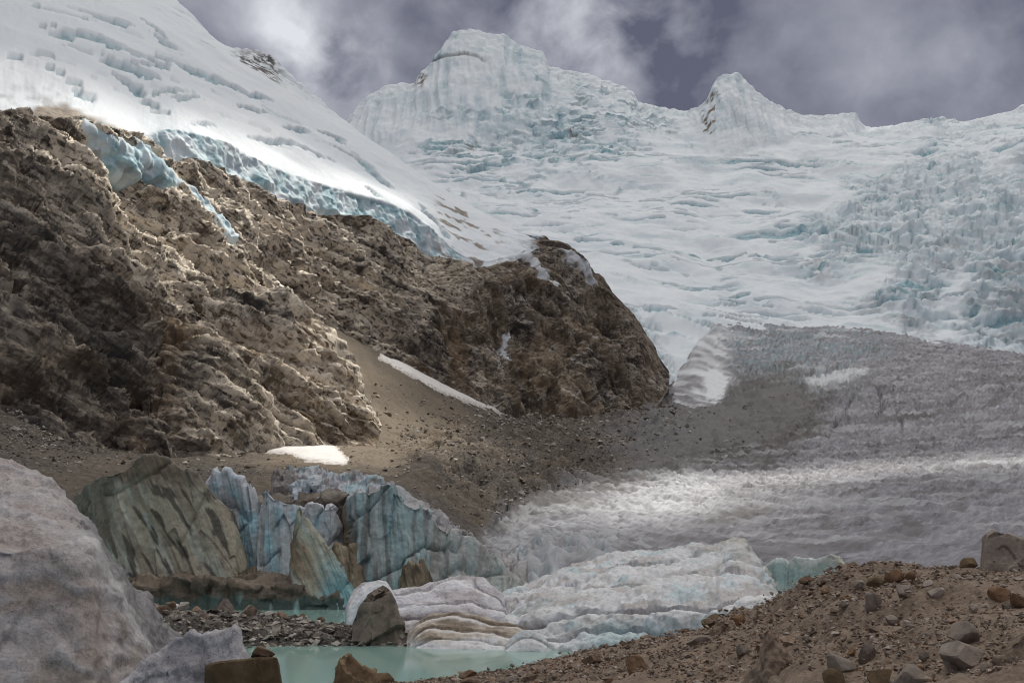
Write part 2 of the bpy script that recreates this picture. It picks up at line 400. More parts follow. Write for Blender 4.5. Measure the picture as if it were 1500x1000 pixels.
def mid(l1, l2, t, sag=0):
    us = np.arange(-260, 981, 10); q = []
    for l in (l1, l2):
        a = np.array(l); q.append(P3(us, np.interp(us, a[:, 0], a[:, 1]), np.interp(us, a[:, 0], a[:, 2])))
    M = q[0]*(1-t)+q[1]*t; M[:, 2] -= sag*np.clip((q[1][:, 1]-q[0][:, 1])/400, 0, 1); u, v = project(M)
    return [(a, b, c) for a, b, c in zip(us, v, M[:, 1])]
A3 = mid(A2, A4, .55, -14)
A5 = [(u, v_of(max(20, P3(u, v, r)[2]-260), r+260), r+260) for u, v, r in A4]
P, S, U = loft([A0, A1, A2, A3, A4, A5], -160, 980, 770, [235, 30, 60, 76, 12], smooth=(2, 2))
Pb = boxblur(P, 30, 1); wgt = (ss(2.0, 2.35, S)*ss(3.98, 3.7, S))[..., None]; P = P*(1-wgt)+Pb*wgt
N = normals(P)
rel, r1, r2, r3 = rock_relief(P, 1.0, ss(610, 700, U))
rel = rel*ss(.0, .13, S)
wr = 1-ss(.93, 1.0, S)                                   # rock weight
endfade = .25+.75*ss(980, 900, U)
wsn = ss(1.9, 2.15, S)*(1-ss(3.9, 4.05, S))
pu, pv = project(P)
# snow slope: broad swells, wind hollows and stepped crevasses
along = P@ALONG; slope = np.hypot(P[..., 0]-along*.355, P[..., 1]-along*.935)+P[..., 2]
sw = 9*fbm(P/np.array([150., 150., 80.]), 3, 5)
lensn = fbm(P/14, 3, 95); cw = fbm(P/55, 3, 94); ca, cs = along+.30*slope+38*cw, slope-.12*along+16*cw
crn = perlin(pack(ca/105, cs/13, P[..., 2]/90), 91)+.30*perlin(pack(ca/24+3.3, cs/9, P[..., 2]/20), 92)+.2*cw
lens = np.zeros_like(S)
for (lu, lv, ll, lt, la) in [(125, 53, 80, 8, 12), (175, 68, 66, 6, 16), (112, 66, 55, 5, 10), (195, 98, 74, 11, 20), (218, 90, 48, 6, 6), (262, 95, 60, 6, 20), (305, 112, 95, 8, 22), (120, 137, 32, 11, 25), (85, 105, 24, 5, 28), (108, 121, 26, 5, 20),
                             (203, 128, 26, 12, 28), (225, 146, 24, 13, 12), (190, 118, 34, 6, 25), (250, 132, 42, 5, 0), (272, 143, 32, 5, 4), (236, 157, 20, 5, 4), (380, 140, 42, 5, 16), (370, 158, 36, 9, 14), (345, 125, 34, 4, 20), (400, 205, 60, 4, 16),
                             (440, 191, 30, 7, 15), (70, 37, 22, 3, 6), (25, 80, 24, 4, 4), (66, 74, 20, 4, 10), (300, 178, 34, 5, 4), (455, 225, 46, 4, 22), (520, 232, 50, 6, 30), (548, 252, 62, 10, 42), (490, 200, 40, 4, 25), (560, 290, 50, 4, 30), (640, 326, 50, 9, 50), (90, 20, 60, 4, 12), (160, 30, 70, 5, 20), (225, 45, 50, 5, 35), (235, 60, 40, 6, 28)]:
    ca_, sa_ = math.cos(R(la)), math.sin(R(la)); du, dv = pu-lu, pv-lv
    a_ = (du*ca_+dv*sa_)/(ll*.66); b_ = (-du*sa_+dv*ca_+2.5*math.sin(lu)*np.clip(a_, -1, 1)**2+5*cw)/(lt*.40)
    lens = np.maximum(lens, ss(1.15, .8, np.hypot(a_, b_)+.55*lensn))
crz = perlin(pack(ca/210, cs/150, P[..., 2]/300+.4), 93)
crev = np.maximum(.35*ss(.40, .55, crn+.55*crz-.12)*ss(560, 420, pu)*ss(2.05, 2.3, S), lens)*wsn*ss(2.0, 2.1, S)
f1 = lin(pack(along/26, slope/40, P[..., 2]/24), 12)*.8; f1b = lin(pack(along/13, slope/24, P[..., 2]/15), 13); rrb = .5+.5*lin(pack(along/11, slope/11, P[..., 2]/11), 18)
ice_face = ss(.9, 1.0, S)*(1-ss(1.9, 2.05, S))*ss(205, 235, U)*ss(700, 660, U)
disp = rel*np.maximum(wr, .45*(S > 1)*ss(740, 790, U)*ss(4.3, 4.0, S))*endfade+sw*wsn*.5-5.5*crev+ice_face*(5*f1+2.2*f1b+1.5*(.5-np.abs(lin(pack(along/7, slope/40, P[..., 2]/30), 17)))+1.6*fbm(P/8, 3, 15)+2.2*(ridged(pack(along/6, slope/60, P[..., 2]/60), 2, 16)-.5))
disp += wsn*.7*fbm(P/9, 3, 77)+ss(330, 350, pu)*ss(520, 450, pu)*ss(3.3, 3.9, S)*(S < 4.2)*5*lin(P/np.array([12., 12., 18.]), 78)
P = P+N*disp[..., None]
N2 = normals(P); up_ = np.abs(N2[..., 2])
skyrock = ss(.02, .2, fbm(P/11, 3, 55)+.15)*ss(330, 352, pu)*ss(425, 395, pu)*ss(70, 88, pv)*ss(140, 110, pv-(pu-345)*.75)*(S > 3.1)
blue = np.clip(ice_face*(.45+.8*fbm(P/18, 3, 8)+.35*(rrb-.5)+.15)+crev*.8, 0, 1)
# bare rock showing through thin ice: brown crest left of the ice, low spur on the right
wob = 14*fbm(P/40, 3, 66)
bare = ss(-3, 3, poly_dist([(60, 150), (105, 150), (215, 215), (160, 225), (90, 190), (50, 180)], pu+wob, pv+wob))
bare = np.maximum(bare, ss(-4, 5, poly_dist([(772, 352), (800, 340), (900, 400), (985, 520), (985, 560), (930, 500), (860, 420), (820, 395)], pu+wob*.5, pv+wob*.5)))
bare = np.maximum(bare, .9*ss(.22, .4, fbm(P/20, 3, 67))*ss(630, 650, pu)*ss(760, 700, pu)*(S < 3.0))
dirty = .75*ss(.05, .4, ridged(pack(along/90, slope/6, P[..., 2]/30), 2, 68)-.55)*ss(120, 60, pu)*ss(110, 150, pv)*(S < 3.2)
face_rock = S < .97
facem = lambda a: a[:-1, :-1]
zero = np.zeros_like(S)
tone = .25*r1+.40*r2+.35*r3
dark = np.clip(ss(.6, .9, r2)*.4+(.25+.7*ss(.0, .4, fbm(P/45, 3, 81)))*ss(300, 150, pu-(pv-480)*.5)*ss(300, 400, pv), 0, 1)  # random dark blocks, plus shade painted over the lower left wall
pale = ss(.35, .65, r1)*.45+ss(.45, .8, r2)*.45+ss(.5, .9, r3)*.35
pale = np.clip(pale*(.12+1.3*ss(-80, 30, poly_dist([(60, 200), (250, 215), (420, 290), (620, 345), (640, 430), (560, 470), (540, 600), (400, 620), (280, 520), (150, 380)], pu, pv))), 0, 1)  # random pale blocks, boosted in the sunlit zone: sunlight put into the colour
dust = ss(.62, .8, up_)*ss(.1, .4, fbm(P/18, 3, 83))*.5*ss(560, 700, pu)
for poly in ([(768, 372), (776, 370), (806, 432), (802, 436), (786, 410)], [(792, 352), (806, 360), (850, 400), (870, 424), (862, 424), (830, 396)], [(738, 492), (746, 482), (752, 490), (744, 506), (742, 528), (738, 524)], [(700, 372), (715, 375), (748, 392), (738, 388), (712, 384)]):
    dust = np.maximum(dust, ss(-1.5, 1.5, poly_dist(poly, pu, pv)+5*fbm(P/8, 3, 86)))
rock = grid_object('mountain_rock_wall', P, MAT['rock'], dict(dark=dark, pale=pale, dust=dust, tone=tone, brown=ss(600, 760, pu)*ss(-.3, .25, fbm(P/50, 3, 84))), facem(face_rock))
tag(rock, 'dark brown jagged rock wall beneath the hanging ice', kind='structure')
snow = grid_object('mountain_snow_slope', P, MAT['snow'], dict(blue=blue*(1-bare), dirty=np.clip(dirty, 0, 1), rock=np.clip(bare, 0, 1), crag=np.clip(skyrock, 0, 1)), facem(~face_rock))
tag(snow, 'steep white snow slope above the brown rock wall, with blue ice edge', kind='structure')
kl = (S < 4.02)[::3, ::3].ravel(); LEFT = (P[::3, ::3].reshape(-1, 3)[kl], pu[::3, ::3].ravel()[kl], pv[::3, ::3].ravel()[kl])
print('left', time.time()-T0)

# near rock spur in front of the wall, with its overhanging nose above the scree
S0 = [(150, 715, 315), (195, 714, 302), (240, 712, 316), (320, 708, 348), (390, 695, 378), (440, 678, 403), (490, 668, 428), (530, 660, 443), (556, 650, 458)]
S1 = [(150, 640, 340), (195, 622, 320), (240, 600, 335), (320, 590, 365), (390, 580, 395), (440, 575, 415), (490, 590, 438), (530, 605, 455), (556, 622, 465)]
S2 = [(150, 600, 372), (195, 545, 368), (240, 480, 390), (320, 430, 430), (390, 430, 455), (440, 450, 470), (480, 490, 480), (510, 540, 485), (535, 582, 485), (556, 618, 480)]
S3 = [(u, v_of(P3(u, v, r)[2]-10, r+70), r+70) for u, v, r in S2]
P, S, U = loft([S0, S1, S2, S3], 150, 556, 300, [45, 85, 22], smooth=(3, 3))
rel, r1, r2, r3 = rock_relief(P+np.array([300, 0, 0.]), .75)
e = ss(150, 200, U)*(.35+.65*ss(556, 520, U)); rel = rel*ss(.0, .5, S)
P = P+normals(P)*(rel*e)[..., None]
pu, pv = project(P)
spur = grid_object('rock_spur', P, MAT['rock'], dict(dark=ss(.6, .9, r2)*.4, pale=np.clip(ss(.35, .65, r1)*.45+ss(.45, .8, r2)*.45+ss(.5, .9, r3)*.35, 0, 1)*1.0*ss(240, 330, U), dust=np.zeros_like(S), tone=.25*r1+.40*r2+.35*r3, brown=np.zeros_like(S)))  # pale also carries painted sunlight, fading in towards the nose
tag(spur, 'near dark rock spur ending in a blunt nose above the sandy scree', kind='structure')
SPUR = (P[::3, ::3].reshape(-1, 3), pu[::3, ::3].ravel(), pv[::3, ::3].ravel())

# blue ice tongue hanging down over the rock
K0 = [(88, 205, 462), (130, 235, 468), (180, 270, 490), (230, 300, 512), (280, 328, 535), (320, 350, 552), (345, 356, 562)]
K1 = [(88, 185, 458), (130, 195, 463), (180, 222, 485), (230, 250, 508), (280, 295, 532), (320, 332, 550), (345, 351, 560)]
K2 = [(u, v-3, r+16) for u, v, r in K1]
P, S, U = loft([[(u, v+8, r+10) for u, v, r in K0], K0, K1, K2], 88, 345, 240, [6, 40, 20], smooth=(2, 1))
al = P@ALONG
f1 = lin(pack(al/12, P[..., 2]/13, P[..., 0]/12), 14); f2 = lin(pack(al/4.5, P[..., 2]/7, P[..., 0]/5), 24)
f3 = lin(pack(al/2.2, P[..., 2]/4, P[..., 0]/3), 25)
d = 3.5*f1+2.8*f2+1.2*f3+1*fbm(P/4, 2, 19)-1.5+1+5*ss(345, 300, U)-14*ss(125, 88, U)
P = P+normals(P)*d[..., None]
pu, pv = project(P)
tongue = grid_object('ice_tongue', P, MAT['snow'], dict(blue=np.clip(.62+.7*fbm(P/12, 3, 9), 0, 1), dirty=.7*ss(.1, .4, fbm(P/15, 3, 10)), rock=.5*ss(.25, .4, fbm(P/9, 3, 11))*ss(230, 140, U)))
tag(tongue, 'narrow blue ice tongue hanging diagonally over the sunlit brown rock', kind='structure')
print('spur', time.time()-T0)

# ================================================================== BACK MOUNTAIN: summits, basin, icefall
B0 = [(360, 470, 1300), (760, 470, 1200), (880, 470, 1130), (930, 560, 1090), (965, 612, 1070), (1035, 604, 1100), (1062, 575, 1190), (1100, 520, 1360), (1200, 505, 1420), (1300, 505, 1420), (1400, 520, 1380), (1500, 535, 1340), (1760, 560, 1280)]
B1 = [(360, 420, 1650), (760, 420, 1560), (880, 424, 1480), (930, 450, 1420), (965, 470, 1400), (1035, 468, 1440), (1100, 462, 1540), (1200, 462, 1570), (1300, 462, 1560), (1400, 470, 1540), (1500, 470, 1530), (1760, 480, 1500)]
B2 = [(360, 330, 2000), (600, 350, 1950), (760, 355, 1920), (900, 375, 1880), (1000, 380, 1870), (1200, 385, 1870), (1300, 360, 1880), (1400, 345, 1850), (1500, 335, 1800), (1760, 330, 1750)]
B3 = [(360, 250, 2350), (560, 275, 2350), (760, 285, 2300), (900, 290, 2280), (1000, 290, 2280), (1100, 290, 2290), (1200, 285, 2330), (1300, 265, 2330), (1400, 250, 2280), (1500, 240, 2230), (1760, 230, 2150)]
B4 = [(360, 190, 2600), (500, 215, 2620), (560, 222, 2600), (610, 190, 2620), (640, 185, 2620), (700, 215, 2590), (760, 210, 2620), (850, 200, 2640), (930, 190, 2660), (985, 205, 2650), (1030, 230, 2560), (1070, 236, 2530), (1115, 215, 2580), (1160, 205, 2680), (1260, 200, 2760), (1400, 200, 2740), (1500, 185, 2680), (1760, 160, 2600)]
B5 = [(360, 130, 2800), (440, 160, 2800), (495, 182, 2800), (508, 178, 2780), (516, 160, 2780), (540, 138, 2790), (565, 123, 2800), (590, 120, 2810), (607, 122, 2820), (616, 104, 2820), (628, 94, 2810), (640, 78, 2810), (652, 58, 2810), (666, 44, 2815), (690, 40, 2820), (715, 47, 2830), (742, 50, 2840), (755, 60, 2850), (760, 64, 2850), (775, 68, 2860), (795, 74, 2870), (803, 94, 2870), (830, 102, 2880), (862, 107, 2890), (890, 118, 2900), (925, 130, 2900), (936, 148, 2900), (965, 156, 2900), (1005, 162, 2860), (1022, 156, 2810), (1034, 146, 2780), (1042, 128, 2765), (1048, 114, 2760), (1060, 107, 2760), (1078, 104, 2760), (1090, 112, 2765), (1098, 122, 2770), (1108, 132, 2780), (1125, 145, 2800), (1150, 158, 2840), (1172, 168, 2880), (1210, 168, 2900), (1252, 166, 2910), (1259, 176, 2920), (1268, 186, 2930), (1292, 186, 2930), (1335, 178, 2940), (1378, 169, 2940), (1392, 174, 2940), (1412, 180, 2930), (1450, 169, 2900), (1482, 162, 2880), (1500, 152, 2860), (1600, 120, 2800), (1760, 80, 2700)]
B6 = [(u, v_of(P3(u, v, r)[2]-420, r+420), r+420) for u, v, r in B5]
P, S, U = loft([B0, B1, B2, B3, B4, B5, B6], 360, 1640, 730, [34, 70, 80, 70, 125, 12], smooth=(2, 0))
# soften the lower basin sideways but keep the summit outline
Pb = boxblur(P, 14, 1); wgt = (ss(4.3, 3.4, S))[..., None]; P = P*(1-wgt)+Pb*wgt
Pb = blur(P, 14, 0); wgt = (ss(4.6, 3.9, S)*ss(.4, 1.0, S))[..., None]; P = P*(1-wgt)+Pb*wgt
N = normals(P); pu, pv = project(P)
x, y, z = P[..., 0], P[..., 1], P[..., 2]
steep = ss(3.85, 4.2, S)*(1-ss(5.02, 5.1, S))
peakz = np.maximum(ss(520, 600, pu)*ss(900, 800, pu), ss(1020, 1050, pu)*ss(1150, 1100, pu))
# flutes down the steep faces
fan = perlin(pack(x/150, z/300, y/300), 101)
flute = ridged(pack((x+25*fan)/26, z/260, y/500), 3, 102)
d = steep*(24*(flute-.6))*(.45+.55*ss(.0, .35, perlin(pack(x/120, z/150, y/200), 103)+.2))*ss(5.0, 4.85, S)
d += 16*fbm(P/170, 2, 104)*ss(4.9, 4.5, S)+5*fbm(P/60, 3, 105)*ss(5., 4.6, S)
# broken ice on the face under the summit and on the right shoulder
brk = ss(-40, 30, poly_dist([(650, 215), (720, 205), (800, 150), (920, 140), (950, 175), (880, 200), (900, 245), (790, 235), (740, 250), (680, 250)], pu, pv)+60*fbm(P/120, 3, 106))
fA, eA, rA = facet(pack(x/38, z/24, y/40)+.3*fan[..., None], 107)
d += brk*11*fA
# crevassed steps across the basin
warp = fbm(P/np.array([260., 260., 200.]), 3, 108)
st = z/30+1.1*warp+.55*perlin(pack(x/90, y/200, z/90), 109)
ph = st-np.floor(st)
zone = perlin(pack(x/230, y/330, z/120), 110)+.5*perlin(pack(x/80, y/150, z/40), 111)
zone = ss(.05, .5, zone)*ss(4.35, 4.0, S)*ss(.35, .8, S)
saw = ph-ss(.88, 1.0, ph)
d += zone*9*(saw-.3)
scarp = ss(.78, .86, ph)*ss(1.0, .97, ph)*zone
cr2 = ss(.27, .34, perlin(pack(x/170+.6*warp, z/9+2.2*warp, y/260), 112)+.35*perlin(pack(x/40, z/7, y/90), 113))*ss(4.3, 3.9, S)*ss(.5, 1., S)*ss(-.1, .35, perlin(pack(x/260, z/130, y/400), 114)+.1)
d -= 8*cr2
# icefall, right
fall = ss(-40, 40, poly_dist([(1210, 330), (1300, 250), (1400, 200), (1480, 225), (1800, 200), (1800, 560), (1500, 520), (1400, 500), (1210, 450), (1290, 400), (1200, 390)], pu, pv)+55*fbm(P/150, 3, 115))
gap = ss(-14, 12, poly_dist([(1385, 410), (1415, 410), (1400, 500), (1370, 500)], pu, pv)+14*fbm(P/40, 2, 116))
fall = fall*(1-gap)
fB, eB, rB = facet(pack(x/52, y/34, z/18)+.4*warp[..., None], 117)
fC, eC, rC = facet(pack(x/17, y/14, z/8), 118)
d += fall*(12*fB+6*fC-6*np.exp(-eB/.07)+7*fbm(P/28, 3, 128))
d += 1.3*fbm(P/16, 3, 119)*ss(5.0, 4.9, S)+5*fbm(P/22, 3, 129)*ss(4.6, 4.95, S)+6*(ridged(pack(x/9, z/200, y/200), 2, 130)-.5)*ss(1165, 1180, pu)*ss(1262, 1250, pu)*ss(4.3, 4.6, S)
# ice flank beside the rock buttress: crevassed and dirty
flank = ss(1000, 960, pu-(pv-520)*.5)*ss(430, 480, pv)
fD, eD, rD = facet(pack(x/14, y/40, z/9), 120)
d += flank*6*fD
P = P+N*d[..., None]
pu, pv = project(P); N2 = normals(P)
facing = np.abs(N2[..., 2])
blue = .95*scarp*ss(-.2, .3, perlin(pack(x/50, z/40, y/80), 131)+.1)+.85*cr2+brk*(.30+.5*ss(.5, .9, rA))*ss(.62, .45, facing)
blue += fall*np.clip(.12+.55*ss(.10, .02, eB)+.45*ss(.62, .95, rC)+.3*ss(-.1, .5, fbm(P/40, 3, 121)), 0, 1)*.55
blue += steep*.30*ss(.55, .35, flute)*peakz+steep*.22*ss(.0, .4, fbm(P/70, 3, 122))
blue += .22*ss(.15, .5, fbm(P/np.array([110., 110., 26.]), 3, 123))*ss(4.4, 3.9, S)
blue += flank*.5*ss(0, .4, fbm(P/18, 3, 124)+.15)
dirty = fall*.55*ss(.05, .4, fbm(P/np.array([70., 70., 30.]), 3, 125)+.25*ss(300, 480, pv)-.1)*ss(250, 420, pv)
dirty += .8*flank*ss(.1, .4, ridged(pack((x+ (z*.6))/9, y/200, z/200), 2, 126)-.5)*ss(940, 980, pu)
rockm = ss(.18, .34, fbm(P/22, 3, 127)+.1)*np.maximum.reduce([
    ss(-4, 3, poly_dist([(604, 122), (616, 104), (626, 108), (618, 128)], pu, pv)),
    ss(-5, 4, poly_dist([(1028, 165), (1044, 130), (1056, 140), (1045, 200), (1030, 195)], pu, pv)),
    ss(-5, 4, poly_dist([(832, 188), (860, 186), (866, 198), (840, 204)], pu, pv)), 
    ss(-4, 4, poly_dist([(684, 208), (698, 208), (698, 218), (686, 218)], pu, pv))])
bergschrund = ss(3.4, .6, np.abs(pv-np.interp(pu, [630, 650, 680, 700, 712], [90, 82, 78, 82, 92])))*ss(628, 634, pu)*ss(714, 706, pu)
P = P-N2*np.sign((N2*N).sum(-1, keepdims=True))*(7*bergschrund)[..., None]
back = grid_object('back_mountain', P, MAT['snow'], dict(blue=np.clip(blue, 0, 1), dirty=np.clip(dirty, 0, 1), rock=np.clip(rockm+bergschrund*.5, 0, 1)))
tag(back, 'distant snow mountain with two summits above a crevassed ice basin', kind='structure')
BACK = (P[::3, ::3].reshape(-1, 3), pu[::3, ::3].ravel(), pv[::3, ::3].ravel())
print('back', time.time()-T0)

# ================================================================== VALLEY: glacier tongue, debris, scree cone, snow patches
V0 = [Z(u, -4, 128) for u in (-260, 300, 700)]+[Z(u, -4, 118) for u in (760, 1760)]
V1 = [(-260, 720, 140), (0, 690, 152), (150, 692, 165), (250, 694, 178), (350, 700, 188), (450, 700, 192), (550, 704, 200), (620, 722, 210), (700, 792, 190), (760, 832, 165), (850, 822, 160), (950, 822, 158), (1100, 828, 155), (1300, 835, 150), (1760, 850, 140)]
V2 = [(-260, 640, 190), (0, 645, 208), (150, 674, 238), (250, 684, 262), (350, 684, 282), (450, 676, 300), (550, 682, 312), (620, 694, 314), (700, 742, 284), (760, 776, 260), (850, 766, 258), (950, 770, 258), (1100, 772, 262), (1300, 766, 258), (1760, 760, 250)]
V3 = [(-260, 560, 235), (0, 604, 267), (120, 654, 298), (250, 670, 350), (330, 668, 400), (420, 650, 440), (545, 650, 480), (650, 655, 520), (750, 668, 520), (850, 690, 475), (950, 702, 455), (1100, 707, 445), (1300, 696, 440), (1760, 680, 430)]
V4 = [(-260, 559, 238), (0, 602, 270), (120, 652, 301), (250, 662, 365), (330, 645, 430), (420, 570, 590), (480, 555, 600), (545, 578, 605), (600, 588, 640), (650, 602, 682), (750, 628, 765), (850, 638, 765), (950, 646, 740), (1050, 658, 690), (1200, 652, 640), (1300, 645, 640), (1760, 625, 600)]
V5 = [(-260, 558, 242), (0, 600, 273), (120, 650, 304), (250, 656, 372), (330, 632, 450), (420, 505, 690), (482, 472, 712), (545, 512, 718), (600, 538, 738), (650, 566, 772), (700, 590, 806), (750, 609, 842), (850, 612, 905), (930, 607, 970), (960, 600, 1000), (1030, 594, 1040), (1100, 604, 950), (1170, 592, 900), (1250, 570, 940), (1400, 562, 980), (1760, 540, 980)]
V6 = [(u, v-1, r+22) for u, v, r in V5[:14]]+[(965, 592, 1060), (1030, 560, 1130), (1062, 548, 1180), (1100, 538, 1210), (1200, 532, 1210), (1300, 528, 1190), (1500, 538, 1140), (1760, 520, 1130)]
V7 = [(u, v+2, r+60) for u, v, r in V5[:14]]+[(975, 575, 1150), (1020, 500, 1330), (1050, 474, 1440), (1100, 473, 1500), (1200, 478, 1520), (1300, 486, 1500), (1400, 503, 1450), (1500, 518, 1400), (1760, 540, 1350)]
V8 = [(u, v_of(P3(u, v, r)[2]-25, r+70), r+70) for u, v, r in V7]
P, S, U = loft([V0, V1, V2, V3, V4, V5, V6, V7, V8], -160, 1640, 690, [10, 50, 84, 80, 56, 30, 50, 4], smooth=(4, 5))
N = normals(P); N *= np.sign(N[..., 2:3]); pu, pv = project(P); x, y, z = P[..., 0], P[..., 1], P[..., 2]
DEBRIS = [(-400, 400), (-400, 900), (600, 900), (690, 800), (705, 780), (760, 743), (860, 706), (960, 682), (1110, 654), (1150, 640), (1176, 618), (1186, 596), (1180, 576), (1150, 566), (1110, 572), (1070, 586), (1020, 600), (985, 595), (985, 400)]
dd = poly_dist(DEBRIS, pu, pv)+12*fbm(P/22, 4, 201)
deb = ss(-2, 2, dd)
grey = ss(-60, 40, poly_dist([(900, 640), (960, 560), (1200, 540), (1210, 640), (1100, 670), (940, 690)], pu, pv)+25*fbm(P/50, 3, 202))
sc = np.clip(y/500, .25, 3)
rough = ridged(P/26, 3, 203)-.5; lump = fbm(P/9, 3, 204)
cone = ss(-25, 15, poly_dist([(470, 465), (560, 515), (760, 612), (690, 640), (540, 640), (500, 640)], pu, pv))
gul = ridged(pack((x*.9+y*.3)/14, y/90, z/90), 2, 221)-.5
hum = ss(-30, 20, poly_dist([(590, 640), (740, 615), (960, 605), (1000, 620), (900, 680), (720, 770), (640, 720), (600, 700)], pu, pv))
d = deb*((1.8+6.5*hum)*rough*(1-.75*cone)+(.9+2.8*hum)*lump*(1-.7*cone)*ss(100, 350, y)+(.3)*fbm(P/3.5, 2, 205)*ss(600, 200, y)+6*hum*fbm(P/45, 3, 215)+3*grey*fbm(P/40, 2, 216)+2.0*gul*cone+grey*(5*rough+2.2*lump))
# glacier: ripples that follow the flow, crevassed top, spiky front
flow = perlin(P/180, 206)
f_u = x+.25*y+45*flow
ac, fl = x*.79-y*.61, x*.61+y*.79
cen = P3(1085, 602, 960.); rho = np.hypot(x-cen[0], y-cen[1])
arc = ss(330, 200, rho+40*flow)
rip = (ridged(pack(ac/8+1.2*flow, fl/55, z*0+.3), 3, 207)-.55)*(1-arc)+1.3*arc*(ridged(pack(rho/15+.8*flow, x/120, y/120), 3, 217)-.55)
rip += .8*(ridged(pack(fl/11+.5*flow, ac/26, z*0+.7), 2, 218)-.55)*ss(-.1, .3, perlin(P/90, 219))
fine = fbm(pack((x+.2*y)/3.2, y/10, z/9), 3, 208)+.7*(.5-np.abs(perlin(pack((x+.3*y)/5.5, y/17, z/9), 240))*2)
ga = np.clip(y/700, .16, 1.2)
top = ss(-25, 20, poly_dist([(1010, 470), (1120, 472), (1320, 490), (1250, 560), (1190, 570), (1130, 545), (1040, 545)], pu, pv)+20*fbm(P/70, 2, 209))
fT = lin(pack(x/34, y/12, z/22)+.4*flow[..., None], 210)
front = ss(-25, 15, poly_dist([(690, 790), (780, 745), (860, 740), (1010, 690), (1060, 720), (1010, 770), (930, 790), (880, 840), (760, 865)], pu, pv)+14*fbm(P/25, 3, 211))
sp = ridged(pack(x/6.5, y/4.5+.4*x/10, z*0), 3, 212)
fr2 = ss(-15, 10, poly_dist([(740, 820), (800, 790), (880, 790), (940, 800), (900, 840), (780, 880)], pu, pv))
d += (1-deb)*(ga*(2.8*rip+3.0*fine)+5*top*fT+7.*top*(ridged(pack(x/95+.6*flow, y/13+1.5*flow, z/30), 3, 213)-.5)+ga*3.2*front*(sp-.55)+3.4*fr2*(sp-.35))
lf = ss(-10, 14, poly_dist([(940, 610), (940, 440), (1015, 460), (1062, 490), (1078, 560), (1046, 598), (1000, 606)], pu, pv)+10*fbm(P/25, 3, 237))
d = d*(1-.65*lf*(1-deb))
# two dark cracks and arched bands on the upper tongue
for (pts, dep) in (([(1250, 575), (1244, 592), (1230, 612), (1224, 622)], 7), ([(1284, 565), (1292, 585), (1294, 600), (1284, 610)], 7), ([(1318, 640), (1322, 620), (1312, 600)], 3), ([(1210, 640), (1240, 600), (1262, 560)], 3)):
    a = np.array(pts, float); dist = np.full(pu.shape, 1e9)
    for (x1, y1), (x2, y2) in zip(a[:-1], a[1:]):
        t = np.clip(((pu-x1)*(x2-x1)+(pv-y1)*(y2-y1))/((x2-x1)**2+(y2-y1)**2), 0, 1); dist = np.minimum(dist, np.hypot(pu-x1-t*(x2-x1), pv-y1-t*(y2-y1)))
    d -= dep*ss(3.2, .6, dist)
# snow lying in the scree gully and at the wall foot
PATCHES = [('snow_strip', [(556, 517), (600, 530), (660, 560), (756, 606), (750, 612), (700, 596), (640, 575), (585, 545), (553, 525)], 'long white snow strip lying along the foot of the rock wall'),
           ('snow_patch', [(392, 640), (412, 632), (440, 640), (490, 652), (512, 676), (500, 684), (450, 676), (420, 668), (388, 664)], 'bright sunlit snow patch below the near rock spur')]
pm = []
for nme, poly, lab in PATCHES:
    q = poly_dist(poly, pu, pv)+3.5*fbm(P/14, 3, 220); pm.append(q > 0); d = np.where(q > 0, d*.3+.6*np.clip(q/4, 0, 1)*y/400, d)
P = P+N*d[..., None]
anyp = np.logical_or.reduce(pm)
is_deb = (dd > 0) & ~anyp
sand = np.maximum(.5*ss(-30, 25, poly_dist([(470, 465), (520, 500), (620, 570), (700, 620), (640, 690), (480, 700), (380, 690), (420, 640), (540, 620)], pu, pv)+20*fbm(P/30, 3, 230)), .25*ss(0, .4, fbm(P/25, 3, 231)))
# glacier colour masks
N2 = normals(P); fc = np.abs(N2[..., 2])
blue = top*.6*ss(.9, .6, fc)+fr2*.75*ss(.85, .45, fc)+front*.15*ss(.8, .5, fc)
gd = .95*ss(-48, 2, dd+16*fbm(P/22, 3, 239))+.45*top*ss(.1, .5, fbm(P/30, 3, 232))+.3*ss(.1, .5, fbm(P/np.array([120., 40., 40.]), 3, 233))
gsn = front*.35*ss(.5, .8, sp)+.25*ss(.15, .5, fbm(P/np.array([60., 20., 20.]), 3, 234))*(1-top)+.5*top*ss(.3, .55, fbm(P/np.array([90., 25., 25.]), 2, 235))
gsn += .9*ss(-3, 4, poly_dist([(1030, 548), (1048, 538), (1068, 556), (1060, 582), (1036, 586)], pu, pv)+5*fbm(P/14, 3, 241))
gsn += lf*.8*ss(.78, .42, ridged(pack((x+.5*y)/9, y/80, z/40), 2, 238))
gd += .55*ss(.70, .92, ridged(pack(ac/30+1.6*flow, fl/420, z*0+.3), 3, 242))*(1-arc)+.6*arc*ss(.62, .88, ridged(pack(rho/24+.8*flow, x/150, y/150), 2, 217))
gd = gd*(1-.7*lf)
gsn += .8*ss(-6, 6, poly_dist([(1180, 555), (1215, 548), (1270, 540), (1270, 548), (1225, 562), (1185, 566)], pu, pv)+5*fbm(P/12, 2, 236))
debo = grid_object('debris_field', P, MAT['debris'], dict(sand=np.clip(sand, 0, 1), grey=np.clip(np.maximum(grey, ss(14, 0, dd)), 0, 1)), is_deb[:-1, :-1])
tag(debo, 'brown rubble and sandy scree between the rock wall and the glacier', kind='structure')
glo = grid_object('glacier_tongue', P, MAT['glacier'], dict(blue=np.clip(blue, 0, 1), dirty=np.clip(gd, 0, 1), snow=np.clip(gsn, 0, 1)), (~is_deb & ~anyp)[:-1, :-1])
tag(glo, 'broad grey glacier tongue curving down towards the lake', kind='structure')
